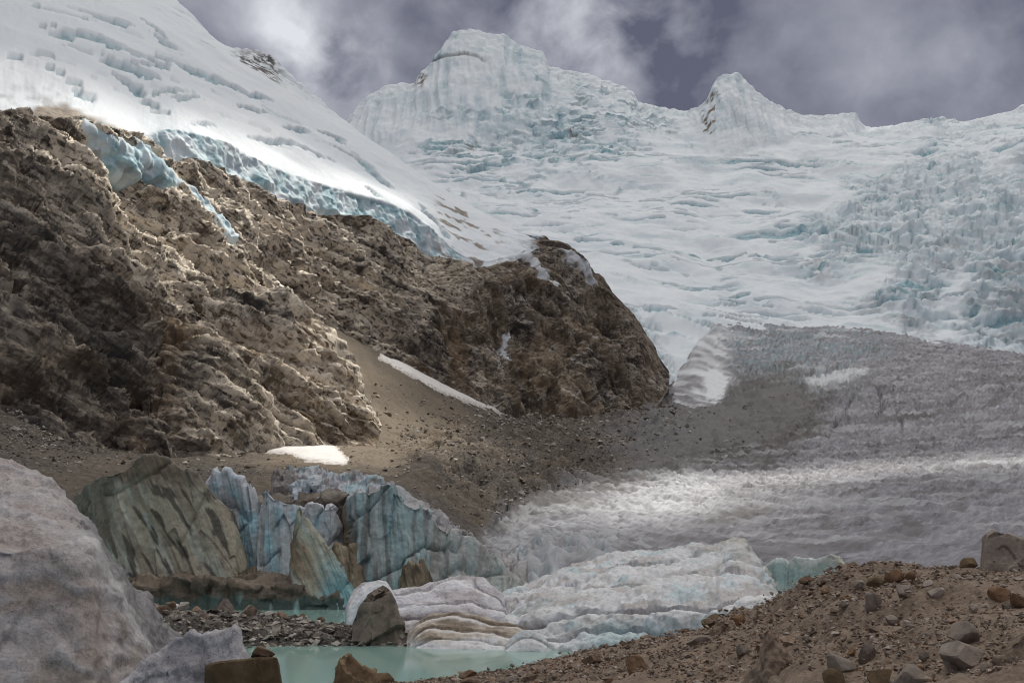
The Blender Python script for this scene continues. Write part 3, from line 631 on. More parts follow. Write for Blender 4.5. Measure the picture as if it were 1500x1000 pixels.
for (nme, poly, lab), m in zip(PATCHES, pm):
    o = grid_object(nme, P, MAT['patch'], dict(edge=np.clip(poly_dist(poly, pu, pv)/7, 0, 1)), m[:-1, :-1]); tag(o, lab, kind='structure')
VALP, VALU, VALV, VALDEB, VALHUM = P, pu, pv, is_deb, hum
VAL = (P[::3, ::3].reshape(-1, 3), pu[::3, ::3].ravel(), pv[::3, ::3].ravel())
print('valley', time.time()-T0)

# ================================================================== unseen cloud sheet added as a gobo, gaps shaped to the sunlit patches
LIT = [([(-300, 60), (0, 92), (120, 138), (240, 165), (400, 200), (520, 262), (600, 300), (640, 350), (640, 372), (560, 335), (470, 320), (330, 250), (240, 215), (150, 170), (60, 150), (0, 185), (-300, 200)], .5, 22),
       ([(0, 195), (60, 158), (150, 175), (330, 245), (470, 315), (600, 345), (612, 372), (545, 420), (490, 470), (520, 540), (545, 610), (430, 630), (330, 600), (270, 520), (190, 430), (60, 320)], 1.0, 26),
       ([(548, 330), (622, 350), (625, 400), (600, 430), (560, 425), (555, 380)], 1.0, 10),
       ([(380, 628), (420, 622), (500, 645), (520, 690), (450, 690), (385, 672)], 1.0, 14),
       ([(500, 560), (560, 575), (640, 640), (700, 680), (640, 700), (520, 690), (460, 640)], .8, 36),
       ([(810, 742), (900, 718), (1010, 700), (1200, 684), (1500, 664), (1700, 650), (1700, 660), (1500, 676), (1250, 699), (1120, 720), (1060, 748), (1020, 778), (990, 776), (965, 752), (890, 744)], 1.0, 6)]
def lit_mask(u, v):
    m = np.zeros(u.shape)
    for poly, w, soft in LIT: m = np.maximum(m, w*ss(-soft, soft, poly_dist(poly, u, v)))
    return m
DECK = 2650.; nx, ny, x0, x1, y0, y1 = 260, 320, -2200., 3600., -2400., 4500.
acc = np.zeros((ny, nx)); cnt = np.zeros((ny, nx))
for (Q, qu, qv) in (LEFT, SPUR, BACK, VAL):
    t = (DECK-Q[:, 2])/SUN_DIR[2]; hx = Q[:, 0]+SUN_DIR[0]*t; hy = Q[:, 1]+SUN_DIR[1]*t
    vis = (qu > -280) & (qu < 1700) & (qv > -200) & (qv < 900)
    ix = np.clip(((hx-x0)/(x1-x0)*(nx-1)).round().astype(int), 0, nx-1); iy = np.clip(((hy-y0)/(y1-y0)*(ny-1)).round().astype(int), 0, ny-1)
    w = lit_mask(qu, qv)
    np.add.at(acc, (iy[vis], ix[vis]), w[vis]); np.add.at(cnt, (iy[vis], ix[vis]), 1.)
acc, cnt = blur(blur(acc, 1, 0), 1, 1), blur(blur(cnt, 1, 0), 1, 1)
gapm = np.where(cnt > .05, acc/np.maximum(cnt, .05), 0)
X, Y = np.meshgrid(np.linspace(x0, x1, nx), np.linspace(y0, y1, ny))
D3 = pack(X, Y, X*0)
Zc = DECK+90*fbm(D3/420, 4, 301)+30*np.abs(fbm(D3/120, 3, 302))
edge_out = ss(0, .06, np.minimum.reduce([(X-x0)/(x1-x0), (x1-X)/(x1-x0), (Y-y0)/(y1-y0), (y1-Y)/(y1-y0)])-.05*(fbm(D3/500, 3, 303)+.6))
thick = np.clip(1-gapm, 0, 1)*edge_out
m = NM('gobo_cloud_sheet'); m.n.remove(m.b)
tr = m.n.new('ShaderNodeBsdfTransparent'); tl = m.n.new('ShaderNodeBsdfTranslucent'); tl.inputs['Color'].default_value = (.745, .75, .76, 1)
mx = m.n.new('ShaderNodeMixShader'); m.l.new(m.math('MULTIPLY', m.attr('thick'), .965), mx.inputs[0]); m.l.new(tr.outputs[0], mx.inputs[1]); m.l.new(tl.outputs[0], mx.inputs[2])
m.l.new(mx.outputs[0], m.n['Material Output'].inputs['Surface'])
cl = grid_object('cloud_gobo', pack(X, Y, Zc), m.m, dict(thick=thick)); tag(cl, 'unseen grey cloud sheet overhead, added to shape the sun patches', kind='structure')
print('cloud', time.time()-T0)
# ================================================================== LAKE
lake_v = np.array([(-420, 12, 0), (420, 12, 0), (420, 175, 0), (-420, 175, 0)], float)
lake = mesh_from('lake_water', lake_v, np.array([[0, 1, 2, 3]]), MAT['water'])
tag(lake, 'milky turquoise glacial lake water', kind='structure')

#OBJECTS_START
# ================================================================== NEAR MORAINE SHORE
F0 = [Z(-500, -.6, 30), Z(0, -.4, 30), Z(300, .3, 28), Z(600, 2.2, 22), Z(900, 5.0, 14), Z(1200, 6.6, 9), Z(1500, 7.2, 7), Z(1900, 7.4, 6)]
F1 = [Z(-500, -.8, 36), Z(0, -.5, 36), Z(300, .7, 36), Z(450, 1.0, 37), (600, 1020, 40), (760, 1005, 38), (900, 1000, 31), (1050, 1000, 23), (1200, 1000, 17), (1350, 1000, 14), (1500, 1000, 12.5), (1900, 1000, 11)]
F2 = [Z(-500, -1, 40), Z(0, -.8, 40), Z(300, .5, 40), Z(450, .8, 41), (600, 1004, 44), (760, 990, 44), (900, 968, 39), (1050, 945, 31), (1200, 920, 23), (1350, 905, 19), (1500, 900, 17), (1900, 890, 15)]
F3 = [Z(-500, -1.2, 46), Z(0, -1, 46), Z(300, -.3, 44), Z(450, .35, 45), (560, 1006, 46), (640, 996, 47), (740, 986, 49), (790, 968, 54), (850, 958, 56), (940, 938, 54), (1020, 926, 48), (1060, 906, 43), (1100, 888, 39), (1140, 871, 36), (1180, 848, 32), (1240, 831, 28), (1290, 830, 27), (1400, 832, 27), (1500, 832, 27), (1620, 830, 27), (1900, 815, 27)]
F4 = [(u, v_of(-1.0, r+16), r+16) for u, v, r in F3]
FP, FS, FU = loft([F0, F1, F2, F3, F4], -500, 1900, 420, [14, 46, 46, 18], smooth=(3, 2))
FN = normals(FP); FN *= np.sign(FN[..., 2:3])
crest = ss(4.0, 3.3, FS)
FP = FP+FN*((.30*fbm(FP/3.0, 3, 401)+.10*fbm(FP/.8, 3, 402)+.12*(ridged(FP/1.6, 2, 403)-.5))*(.4+.6*crest))[..., None]
shore = grid_object('moraine_shore', FP, MAT['gravel']); tag(shore, 'brown stony moraine bank above the lake', kind='structure')
FNu, FNv = project(FP)
def ground_at(u, v):
    """front-most point of the shore that shows at this pixel"""
    d = np.hypot(FNu-u, (FNv-v)*1.6)+(FS > 3.05)*50; k = d < 9
    if not k.any(): k = d <= d.min()+1e-6
    i = np.argmin(np.where(k, FP[..., 1]*.6+d, 1e9)); return FP.reshape(-1, 3)[i]

# ------------------------------------------------------------------ ice material: vertex tint (clean, dirty, blue ice; light and shade painted on the near block) x fine grain
def mat_ice(name, grain, bump, rough=.55, fine=2.2, cups=0):
    m = NM(name, rough, .35)
    a = m.n.new('ShaderNodeAttribute'); a.attribute_name = 'tint'
    n = m.noise(grain, 6, .68); n2 = m.noise(grain*.22, 4, .6, None, .4)
    c = m.mix(1.0, a.outputs['Color'], m.ramp(n, [(.25, .60), (.5, 1.0), (.75, 1.28)]), 'MULTIPLY')
    c = m.mix(.8, c, m.ramp(n2, [(.3, (.86, .83, .81)), (.55, 1.0), (.75, (1.05, 1.06, 1.07))]), 'MULTIPLY')
    if cups:
        c = m.mix(m.ramp(m.noise(grain*1.9, 4, .6), [(.60, 0.), (.70, .7)]), c, (.12, .095, .08)); c = m.mix(m.ramp(m.noise(grain*5.5, 2, .5), [(.60, 0.), (.70, .5)]), c, (.80, .79, .80))
    m.color(c)
    if cups: m.bump(m.voro(cups*3.3, 'SMOOTH_F1'), .05, .5)
    m.bump(n, bump, .7); m.bump(m.noise(grain*fine, 4, .65), bump*.4, .6)
    return m.m
MAT['ice_far'] = mat_ice('weathered_lake_ice', 1.6, .25, .6)
MAT['ice_mid'] = mat_ice('melting_iceberg_ice', 2.6, .10, .5)
MAT['ice_near'] = mat_ice('granular_old_ice', 6.0, .11, .4, 2.4, 1.6)
def ice(name, lines, u0, u1, ncol, rows, relief, tint, mat, label, cat, smooth=(1, 0), group=None, ease=None, post=None):
    P, S, U = loft(lines, u0, u1, ncol, rows, smooth=smooth, ease=ease)
    s = (U-u0)/(u1-u0)
    N = normals(P)
    vis = np.sign((N*(P-np.array([0, 0, CAMZ]))).sum(-1).mean())
    N = N*(-vis)
    d, info = relief(P, S, s)
    endw = ss(0, .04, s)*ss(1, .96, s)
    P = P+N*(d*(.25+.75*endw))[..., None]
    N = normals(P)*(-vis)
    T = tint(P, S, s, N, info)
    # close the two ends
    cl_, cr_ = P[:, :1].mean(0, keepdims=True).repeat(len(P), 0), P[:, -1:].mean(0, keepdims=True).repeat(len(P), 0)
    P = np.concatenate([cl_, P, cr_], 1); T = np.concatenate([T[:, :1], T, T[:, -1:]], 1)
    nr, nc = P.shape[:2]
    o = mesh_from(name, P.reshape(-1, 3), grid_faces(nr, nc), MAT[mat])
    at = o.data.attributes.new('tint', 'FLOAT_COLOR', 'POINT')
    at.data.foreach_set('color', np.concatenate([np.clip(T, 0, 1), np.ones(T.shape[:2]+(1,))], -1).astype(np.float32).ravel())
    tag(o, label, cat, group); return o
def lerp(a, b, t): return a*(1-t[..., None])+np.asarray(b)*t[..., None]
def flat(c, S): return np.broadcast_to(np.asarray(c, float), S.shape+(3,)).copy()
def back_of(top, dr, base=-1.0, gap=2.0):
    """lines that close a block behind its top edge"""
    return [[(u, v_of(P3(u, v, r)[2]-.6, r+dr*.7), r+dr*.7) for u, v, r in top], [(u, v_of(base, r+dr+gap), r+dr+gap) for u, v, r in top]]
def pts(l, r): return [(u, v, (r if np.isscalar(r) else np.interp(u, [a for a, b in r], [b for a, b in r]))) for u, v in l]

def wall_relief(a_big, a_col, lam=2.4, seed=0, tiltk=.35):
    def f(P, S, s):
        x, y, z = P[..., 0], P[..., 1], P[..., 2]
        xs = x-tiltk*z
        f1, e1, r1 = facet(pack(xs/(lam*2.2), y/6, z/9), 500+seed)
        flt = ridged(pack(xs/lam, y/8, z/16), 3, 510+seed)
        face = (S > .5)*1.
        ck = lin(pack(xs/(lam*2.6), y/5, z/6), 525+seed)
        return a_big*(f1*1.1+1.1*ck)+a_col*(flt-.55)+.25*a_big*fbm(P/1.7, 3, 520+seed)-.9*a_big*np.exp(-np.abs(lin(pack(xs/(lam*4), y/9, z/4.5), 526+seed))/.05), (xs, flt, r1, e1)
    return f

# 1 striped serac -------------------------------------------------------------------------------------------------
top = pts([(100, 742), (108, 730), (125, 714), (148, 697), (165, 690), (186, 688), (199, 674), (212, 668), (226, 667), (246, 672), (262, 685), (278, 692), (294, 698), (312, 724), (330, 738), (341, 748), (345, 785), (354, 820), (363, 849)], [(100, 124), (150, 112), (156, 110), (340, 115), (363, 116)])
bot = [(u, 872, np.interp(u, [100, 146, 156, 300, 363], [121, 108, 106.5, 109, 110])) for u in (100, 146, 156, 300, 363)]
def t_stripe(P, S, s, N, info):
    xs, flt, r1, e1 = info; z = P[..., 2]; x = P[..., 0]
    q = x+.62*z                                          # streaks dip to the right
    T = flat((.37, .345, .27), S)
    T = lerp(T, (.49, .50, .43), ss(.0, .45, fbm(pack(q/2.2, z/14, q*0), 3, 601)))
    T = lerp(T, (.33, .44, .42), .4*ss(.15, .4, fbm(pack((q-1)/3.4, z/9, q*0), 3, 602)))
    T = lerp(T, (.23, .205, .155), .7*ss(.05, .35, fbm(pack(q/1.6, z/9, q*0+4.4), 3, 603)))
    T = lerp(T, (.06, .055, .045), .85*ss(.18, .34, fbm(pack(q/1.0, z/4.5, q*0+9.3), 3, 604)-.06))
    T = lerp(T, (.13, .105, .075), ss(.25, .85, S-1+.35*fbm(P/4, 3, 605))*ss(.9, 1.6, S+.2)*.0+.9*ss(11.5, 15, z+1.2*fbm(P/3, 3, 606)))
    T = lerp(T, (.17, .15, .11), .8*ss(.24, .2, s))
    T = lerp(T, (.16, .13, .10), (S > 1.02)*.9)
    return T
ice('striped_serac', [bot, top]+back_of(top, 7, 6), 100, 363, 230, [150, 14, 10], wall_relief(.40, .30, 1.0, 1, -.5), t_stripe, 'ice_far',
    'tall greenish grey ice block with diagonal dark streaks and brown crown', 'ice block')
# 2 shelf at the water ---------------------------------------------------------------------------------------------
SH0 = [Z(u, -.8, 103) for u in (150, 545)]
SH1 = pts([(150, 846), (220, 850), (300, 853), (345, 854), (380, 856), (420, 862), (460, 866), (490, 876), (510, 886), (545, 893)], 104.5)
SH2 = pts([(150, 838), (220, 842), (300, 846), (345, 846), (368, 838), (400, 838), (440, 845), (480, 852), (510, 872), (545, 884)], 113)
def shelf_relief(P, S, s):
    f1, e1, r1 = facet(P/np.array([2.6, 2.6, 1.4]), 530)
    return (.7*f1+.25*fbm(P/.9, 3, 531))*ss(.3, .9, S)+.5*(ridged(pack(P[..., 0]/1.2, P[..., 1]/9, P[..., 2]/9), 2, 532)-.5)*(S < 1.2), r1
def t_shelf(P, S, s, N, i):
    T = flat((.115, .092, .068), S)
    T = lerp(T, (.06, .10, .09), ss(1.0, .55, P[..., 2]+.7*fbm(pack(P[..., 0]/1.5, P[..., 2]/6, P[..., 1]*0), 3, 610)-.4)*.85)
    T = lerp(T, (.26, .40, .38), ss(.15, .4, fbm(pack(P[..., 0]/1.6, P[..., 2]/5, P[..., 1]*0), 3, 611)-.05)*ss(2.0, .9, P[..., 2])*ss(.35, .6, s))
    return lerp(T, (.21, .165, .12), ss(.6, 1.0, i)*(S > .85))
ice('ice_shelf', [SH0, SH1, SH2, [(u, v_of(-1, 117), 117) for u in (150, 545)]], 150, 545, 240, [34, 30, 6], shelf_relief, t_shelf, 'ice_far',
    'low dark shelf of dirt-covered ice with dripping edge along the back water', 'ice shelf')
# 3 pale seracs between the striped block and the blue wall ---------------------------------------------------------
def t_pale(base=(.50, .56, .59), dirt=(.30, .27, .23), amt=.5, blue=(.34, .56, .65), sd=0, crown=.0):
    def f(P, S, s, N, info):
        xs, flt, r1, e1 = info; z = P[..., 2]
        T = flat(base, S)
        T = lerp(T, blue, ss(-.05, .35, fbm(pack(xs/3, z/8, xs*0), 3, 620+sd)))
        T = lerp(T, dirt, amt*ss(.0, .4, fbm(pack(xs/1.1, z/11, xs*0+3), 3, 621+sd)))
        T = lerp(T, (.20, .18, .16), .6*amt*ss(.2, .4, fbm(pack(xs/.6, z/5, xs*0+7), 2, 622+sd)))
        T = lerp(T, (.66, .68, .72), ss(.8, 1.0, S)*.75*(1-crown))
        T = lerp(T, (.30, .25, .20), crown*ss(1.0, 1.1, S))
        return T
    return f
tp = pts([(296, 712), (306, 700), (318, 690), (324, 694), (331, 690), (340, 698), (350, 702), (360, 708), (372, 720), (378, 742), (382, 770)], 120)
ice('pale_serac', [pts([(296, 860), (382, 845)], 116.5), tp]+back_of(tp, 6, 6), 296, 382, 110, [90, 12, 8], wall_relief(.7, .32, 1.0, 2, -.3), t_pale(sd=1, amt=.35), 'ice_far',
    'pale blue-grey ice pinnacle with ragged crest right behind the striped block', 'ice block')
tp = pts([(376, 762), (381, 738), (386, 713), (394, 716), (404, 728), (418, 733), (432, 737), (446, 744), (450, 760)], 118.5)
ice('pale_serac', [pts([(376, 852), (450, 848)], 115), tp]+back_of(tp, 6, 6), 376, 450, 100, [80, 12, 8], wall_relief(.5, .28, 1.0, 3, -.2), t_pale(sd=2, amt=.45), 'ice_far',
    'broad pale ice block with dark undercut between pinnacle and thin green fin', 'ice block')
tp = pts([(446, 752), (452, 736), (466, 735), (478, 742), (484, 736), (492, 745), (498, 762), (504, 785), (510, 808)], 117)
ice('pale_serac', [pts([(446, 858), (510, 865)], 113.5), tp]+back_of(tp, 6, 6), 446, 510, 90, [80, 12, 8], wall_relief(.5, .28, 1.0, 4, .2), t_pale(sd=3, amt=.3), 'ice_far',
    'small pale blue ice block beside the dark cleft of the blue wall', 'ice block')
# dark cleft and undercut, dirt-covered ice the blocks stand against
CL1 = pts([(290, 735), (340, 745), (380, 735), (430, 728), (470, 724), (500, 726), (520, 735), (560, 735), (600, 755), (640, 785)], 122)
def t_dirt(P, S, s, N, i):
    T = flat((.13, .108, .085), S); T = lerp(T, (.22, .18, .14), ss(0, .4, fbm(P/2.5, 3, 630))); return lerp(T, (.32, .31, .31), .6*ss(.15, .4, fbm(P/4, 3, 631))*(S > 1))
ice('dirty_ice_core', [pts([(290, 872), (640, 872)], 118), CL1, [(u, v-8, 140) for u, v, r in CL1], [(u, v_of(5, 150), 150) for u in (290, 640)]], 290, 640, 150, [50, 16, 6], shelf_relief, t_dirt, 'ice_far',
    'brown dirt-covered ice core behind the pale blocks', 'ice block')
# crumbled ice along the crest
tp = pts([(398, 698), (415, 690), (440, 686), (460, 688), (480, 692), (500, 694), (520, 697), (540, 700), (556, 706), (568, 712)], 138)
def jag(P, S, s):
    f1, e1, r1 = facet(P/np.array([1.6, 2.5, 1.6]), 540); sp = ridged(pack(P[..., 0]/1.0, P[..., 1]/1.6, P[..., 2]*0), 3, 541); return .8*f1+.9*(sp-.5), (P[..., 0], sp, r1, e1)
def t_crumb(P, S, s, N, i):
    xs, sp, r1, e1 = i; T = flat((.50, .52, .56), S); T = lerp(T, (.40, .53, .58), ss(.0, .3, fbm(P/2.5, 3, 640))); return lerp(T, (.17, .15, .135), np.clip(ss(.3, .1, s)+.8*ss(.05, .3, fbm(P/2., 3, 641)), 0, 1)*.9)
ice('crumbled_ice_crest', [pts([(398, 735), (568, 745)], 128), tp]+back_of(tp, 10, 8), 398, 568, 170, [34, 16, 6], jag, t_crumb, 'ice_far',
    'crumbled grey and white ice crest above the blue wall, behind the pale blocks', 'ice ridge')
tp = pts([(431, 712), (434, 704), (440, 701), (444, 705), (450, 700), (456, 706), (461, 702), (465, 712), (467, 724)], 125)
ice('white_ice_block', [pts([(431, 738), (467, 738)], 122.5), tp]+back_of(tp, 3, 9), 431, 467, 50, [26, 8, 6], jag, lambda P, S, s, N, i: flat((.55, .62, .67), S), 'ice_far',
    'small square white ice lump perched above the pale blocks', 'ice block')
# 4 thin fin --------------------------------------------------------------------------------------------------------
tp = pts([(426, 838), (430, 815), (434, 770), (438, 742), (442, 745), (446, 756), (455, 773), (466, 789), (476, 798), (486, 808), (496, 822), (506, 838), (514, 850), (517, 868), (519, 886)], [(426, 109), (440, 108), (519, 105.5)])
bt = [Z(u, -.8, np.interp(u, [426, 440, 519], [105.5, 104.2, 103.0])) for u in (426, 440, 470, 519)]
def t_fin(P, S, s, N, info):
    xs, flt, r1, e1 = info; z = P[..., 2]
    T = flat((.40, .40, .32), S); T = lerp(T, (.27, .20, .13), .9*ss(.0, .4, fbm(pack(xs/1.4, z/9, xs*0), 3, 650))*ss(.65, .2, s)); T = lerp(T, (.50, .55, .50), ss(.05, .35, fbm(pack(xs/1.6, z/9, xs*0+3), 3, 651)))
    T = lerp(T, (.22, .40, .43), ss(.35, .75, s+.2*fbm(P/2.5, 3, 652))*ss(6., 2.5, z)); return lerp(T, (.24, .18, .12), ss(.14, .05, s)*.8)
ice('ice_fin', [bt, tp]+back_of(tp, 3.5, -1), 426, 519, 130, [120, 10, 10], wall_relief(.45, .5, 1.3, 5, -.55), t_fin, 'ice_far',
    'sharp greenish ice fin tapering to a point, blue at its foot in the water', 'ice fin')
tp = pts([(486, 800), (492, 796), (502, 802), (512, 806), (520, 800), (526, 806), (535, 825), (543, 842), (549, 862)], 111)
def t_brown(P, S, s, N, info):
    xs, flt, r1, e1 = info; z = P[..., 2]; T = flat((.24, .185, .125), S); T = lerp(T, (.35, .31, .22), ss(.0, .4, fbm(pack(xs/1.1, z/7, xs*0), 3, 660))); return lerp(T, (.09, .07, .05), .8*ss(.15, .4, fbm(pack(xs/.7, z/5, xs*0+3), 3, 661)))
ice('brown_ice_fin', [pts([(486, 880), (549, 885)], 107.5), tp]+back_of(tp, 3, -1), 486, 549, 80, [70, 10, 8], wall_relief(.6, .6, 1.2, 6, -.4), t_brown, 'ice_far',
    'brown dirt-stained ice fin leaning between the green fin and blue wall', 'ice fin')
# 5 blue wall -------------------------------------------------------------------------------------------------------
tp = pts([(503, 745), (510, 733), (522, 722), (540, 716), (556, 714), (566, 706), (574, 704), (581, 707), (588, 718), (596, 728), (608, 742), (616, 738), (624, 745), (634, 752), (640, 768), (655, 772), (670, 778), (684, 788), (698, 803), (712, 818), (728, 826), (745, 838), (760, 850), (774, 866)], [(503, 119), (515, 114), (600, 113), (612, 116), (690, 118), (774, 122)])
bt = [Z(u, -.8, r) for u, r in ((503, 111), (515, 108), (600, 107.5), (640, 110), (690, 111), (774, 115))]
def t_wall(P, S, s, N, info):
    xs, flt, r1, e1 = info; z = P[..., 2]
    T = flat((.31, .42, .44), S); T = lerp(T, (.22, .53, .64), .95*ss(-.1, .3, fbm(pack(xs/5, z/9, xs*0), 3, 670))*ss(10.5, 6.5, z)*ss(.55, .38, s)); T = lerp(T, (.45, .50, .50), .8*ss(.05, .4, fbm(pack(xs/1.2, z/12, xs*0+2), 3, 671)))
    T = lerp(T, (.16, .16, .15), .75*ss(.08, .38, fbm(pack(xs/.7, z/10, xs*0+5), 3, 672))); T = lerp(T, (.40, .38, .35), .5*ss(.4, .55, s)); T = lerp(T, (.20, .155, .105), ss(.035, .012, s))
    return lerp(T, (.46, .44, .45), .8*(S > 1.0))
ice('blue_ice_wall', [bt, tp]+back_of(tp, 14, 4), 503, 774, 260, [130, 30, 8], wall_relief(.7, .42, 1.1, 7, -.12), t_wall, 'ice_far',
    'large turquoise-blue ice wall with vertical grooves and a stepped crest falling to the right', 'ice wall')
tp = pts([(584, 724), (600, 735), (618, 730), (630, 745), (650, 760), (668, 770), (690, 786), (712, 808), (730, 820), (752, 838)], 128)
ice('ice_crust_ridge', [pts([(584, 800), (752, 860)], 124), tp]+back_of(tp, 6, 4), 584, 752, 120, [44, 10, 6], jag, lambda P, S, s, N, i: lerp(flat((.42, .40, .41), S), (.25, .25, .25), ss(0, .4, fbm(P/2, 3, 680))), 'ice_far',
    'grey rough ice ridge running down behind the crest of the blue wall', 'ice ridge')
for (a, b, tl, rr, lab) in ((586, 623, [(586, 868), (588, 842), (592, 826), (600, 822), (608, 830), (614, 826), (619, 838), (623, 866)], 101, 'stubby tan ice stump with notched top in front of the blue wall'),
                            (613, 641, [(613, 836), (615, 820), (619, 818), (624, 828), (630, 840), (636, 850), (641, 866)], 102, 'narrow leaning tan ice stump right of the notched stump')):
    tp = pts(tl, rr+1.5)
    ice('ice_stump', [[Z(a, -.6, rr), Z(b, -.6, rr)], tp]+back_of(tp, 1.6, -1, .6), a, b, 60, [70, 8, 8], wall_relief(.35, .35, .9, int(rr), -.4), t_brown, 'ice_far', lab, 'ice stump')
# 6 icebergs in the lake ----------------------------------------------------------------------------------------------
def rib_relief(n, amp, seed, slant=0., warpk=.5):
    def f(P, S, s):
        w = fbm(P/np.array([7., 7., 4.]), 2, 700+seed)
        t = np.clip(S, 0, 1.6)
        ph = t*n+slant*s+warpk*w
        fr = ph-np.floor(ph)
        lob = np.sqrt(np.clip(1-(2*fr-.8)**2*.69, 0, 1))
        k = perlin(pack(np.floor(ph)*7.3+.5, P[..., 0]/6, P[..., 1]/8), 706+seed)
        d = amp*(lob-.6)*(1+.7*k)*ss(0, .1, S)*ss(1.5, 1.2, S)+.20*amp*fbm(P/.8, 4, 707+seed)+.22*amp*(ridged(P/np.array([2.2, 2.2, 1.0]), 3, 709+seed)-.5)+.5*amp*fbm(P/3.5, 2, 708+seed)
        return d, (fr, w, k)
    return f
def t_rib(base=(.68, .70, .72), low=(.50, .62, .66), dirt=(.40, .36, .33), amt=.5, sd=0):
    def f(P, S, s, N, i):
        fr, w, k = i; T = flat(base, S); T = lerp(T, low, .8*ss(.05, .4, fbm(P/3.5, 3, 710+sd))); T = lerp(T, dirt, amt*ss(.05, .45, fbm(P/np.array([3., 3., 1.1]), 3, 711+sd)+.35*(np.abs(fr-.03) < .14)))
        T = lerp(T, (.78, .79, .80), .7*ss(.45, .7, fr)*ss(.98, .8, fr)); return T
    return f
tp = [(718, 912, 84), (728, 898, 86), (745, 880, 89), (780, 858, 94), (830, 838, 98), (880, 822, 100), (930, 812, 102), (1000, 806, 102), (1050, 804, 101), (1072, 797, 100), (1086, 796, 99), (1096, 806, 98), (1108, 824, 95), (1120, 846, 90), (1132, 862, 84), (1141, 872, 78)]
bt = [Z(718, -.5, 80), Z(745, -.5, 75), Z(800, -.5, 72), Z(900, -.5, 69), Z(1000, -.5, 64), Z(1080, -.5, 60), Z(1141, -.5, 60)]
mdl = [(718, 930, 81), (745, 925, 77.5), (800, 908, 76), (850, 893, 76), (900, 888, 75.5), (950, 893, 73), (1000, 890, 70), (1060, 885, 68), (1100, 885, 66), (1141, 890, 66)]
def big_rel(P, S, s):
    f = rib_relief(5.2, 1.15, 1, -.9, .55); d, i = f(P, S*.5, s); return d, i
def t_big(P, S, s, N, i):
    T = t_rib(sd=1, amt=.55)(P, S, s, N, i); T = lerp(T, (.42, .58, .61), .85*ss(.9, .25, S)*ss(.2, .5, s)); T = lerp(T, (.44, .42, .36), .7*ss(.72, .86, s)*ss(1.7, 1.95, S)); return T
ice('ribbed_iceberg', [bt, mdl, tp]+back_of(tp, 6, -1), 718, 1141, 260, [56, 88, 8, 6], big_rel, t_big, 'ice_mid',
    'largest iceberg, white with wavy stacked ribs, grounded against the stony bank', 'iceberg', smooth=(3, 3))
tp = [(566, 872, 85), (580, 869, 86), (600, 866, 87), (622, 862, 88), (640, 856, 89), (655, 849, 89), (672, 846, 90), (690, 846, 90), (706, 851, 89), (722, 861, 88), (736, 876, 86), (746, 896, 83)]
bt = [Z(566, -.5, 79), Z(620, -.5, 78), Z(700, -.5, 79), Z(746, -.5, 80)]
ice('mound_iceberg', [bt, [(566, 905, 80), (620, 900, 80.5), (690, 892, 82), (746, 912, 81)], tp]+back_of(tp, 4, -1), 566, 746, 190, [40, 70, 10, 8], lambda P, S, s: rib_relief(3.6, .6, 2, -.5, .6)(P, S*.5, s), t_rib((.60, .59, .63), (.52, .53, .58), (.40, .36, .36), .6, 2), 'ice_mid',
    'rounded pinkish white iceberg mound between the grey boulder and the ribbed iceberg', 'iceberg', smooth=(3, 3))
tp = [(596, 944, 74.5), (602, 932, 75), (612, 916, 75.6), (628, 905, 76.4), (645, 901, 77), (664, 899, 77.3), (690, 902, 77.3), (720, 908, 77), (750, 914, 76.4), (780, 924, 75.6), (806, 940, 74.2)]
bt = [Z(596, -.4, 73.5), Z(640, -.4, 72.3), Z(720, -.4, 72), Z(806, -.4, 72.2)]
def t_lobe(P, S, s, N, i):
    T = t_rib((.46, .40, .33), (.36, .30, .23), (.22, .17, .12), .95, 3)(P, S, s, N, i); T = lerp(T, (.68, .69, .71), ss(.7, .25, P[..., 2]+.4*fbm(P/2, 3, 720))); return lerp(T, (.62, .58, .53), ss(.12, .0, s)*.7)
ice('brown_iceberg_lobe', [bt, tp]+back_of(tp, 3, -1), 596, 806, 200, [70, 10, 8], rib_relief(3.4, .40, 3, .5, .9), t_lobe, 'ice_mid',
    'low brown-stained ice lobe with layered ledges floating before the white icebergs', 'iceberg', smooth=(3, 3))
tp = [(812, 945, 70.5), (822, 930, 70.8), (840, 924, 71), (856, 926, 71), (868, 938, 70.6), (880, 950, 70)]
tp = [(740, 946, 72.4), (752, 932, 72.8), (764, 924, 73), (778, 924, 73), (790, 932, 72.8), (802, 944, 72.2)]
ice('ice_dome', [[Z(740, -.3, 71.2), Z(802, -.3, 71.2)], tp]+back_of(tp, 2, -1), 740, 802, 70, [40, 8, 6], rib_relief(1.5, .2, 4), t_rib((.60, .64, .66), (.52, .60, .64), sd=4, amt=.25), 'ice_mid',
    'small smooth white ice dome at the waterline before the ribbed iceberg', 'ice block', smooth=(2, 2))
tp = [(506, 905, 82), (512, 880, 83), (520, 862, 84), (532, 853, 84), (548, 852, 84), (556, 849, 84), (566, 851, 84), (574, 866, 84), (582, 880, 83), (600, 900, 82)]
ice('ice_dome', [[Z(506, -.4, 79), Z(600, -.4, 79)], tp]+back_of(tp, 3, -1), 506, 600, 90, [60, 8, 6], rib_relief(2.2, .25, 5), t_rib((.66, .67, .70), sd=5, amt=.2), 'ice_mid',
    'white ice dome hugging the back of the big grey boulder', 'ice block', smooth=(2, 2))
tp = [(1098, 812, 101), (1108, 820, 100), (1124, 823, 99), (1138, 816, 98), (1150, 818, 98), (1156, 824, 97.6), (1164, 815, 97), (1180, 816, 96), (1196, 817, 95), (1208, 813, 94), (1218, 811, 93), (1228, 816, 92), (1236, 826, 91), (1244, 842, 90)]
bt = [(u, v_of(-1, r-4), r-4) for u, v, r in tp]
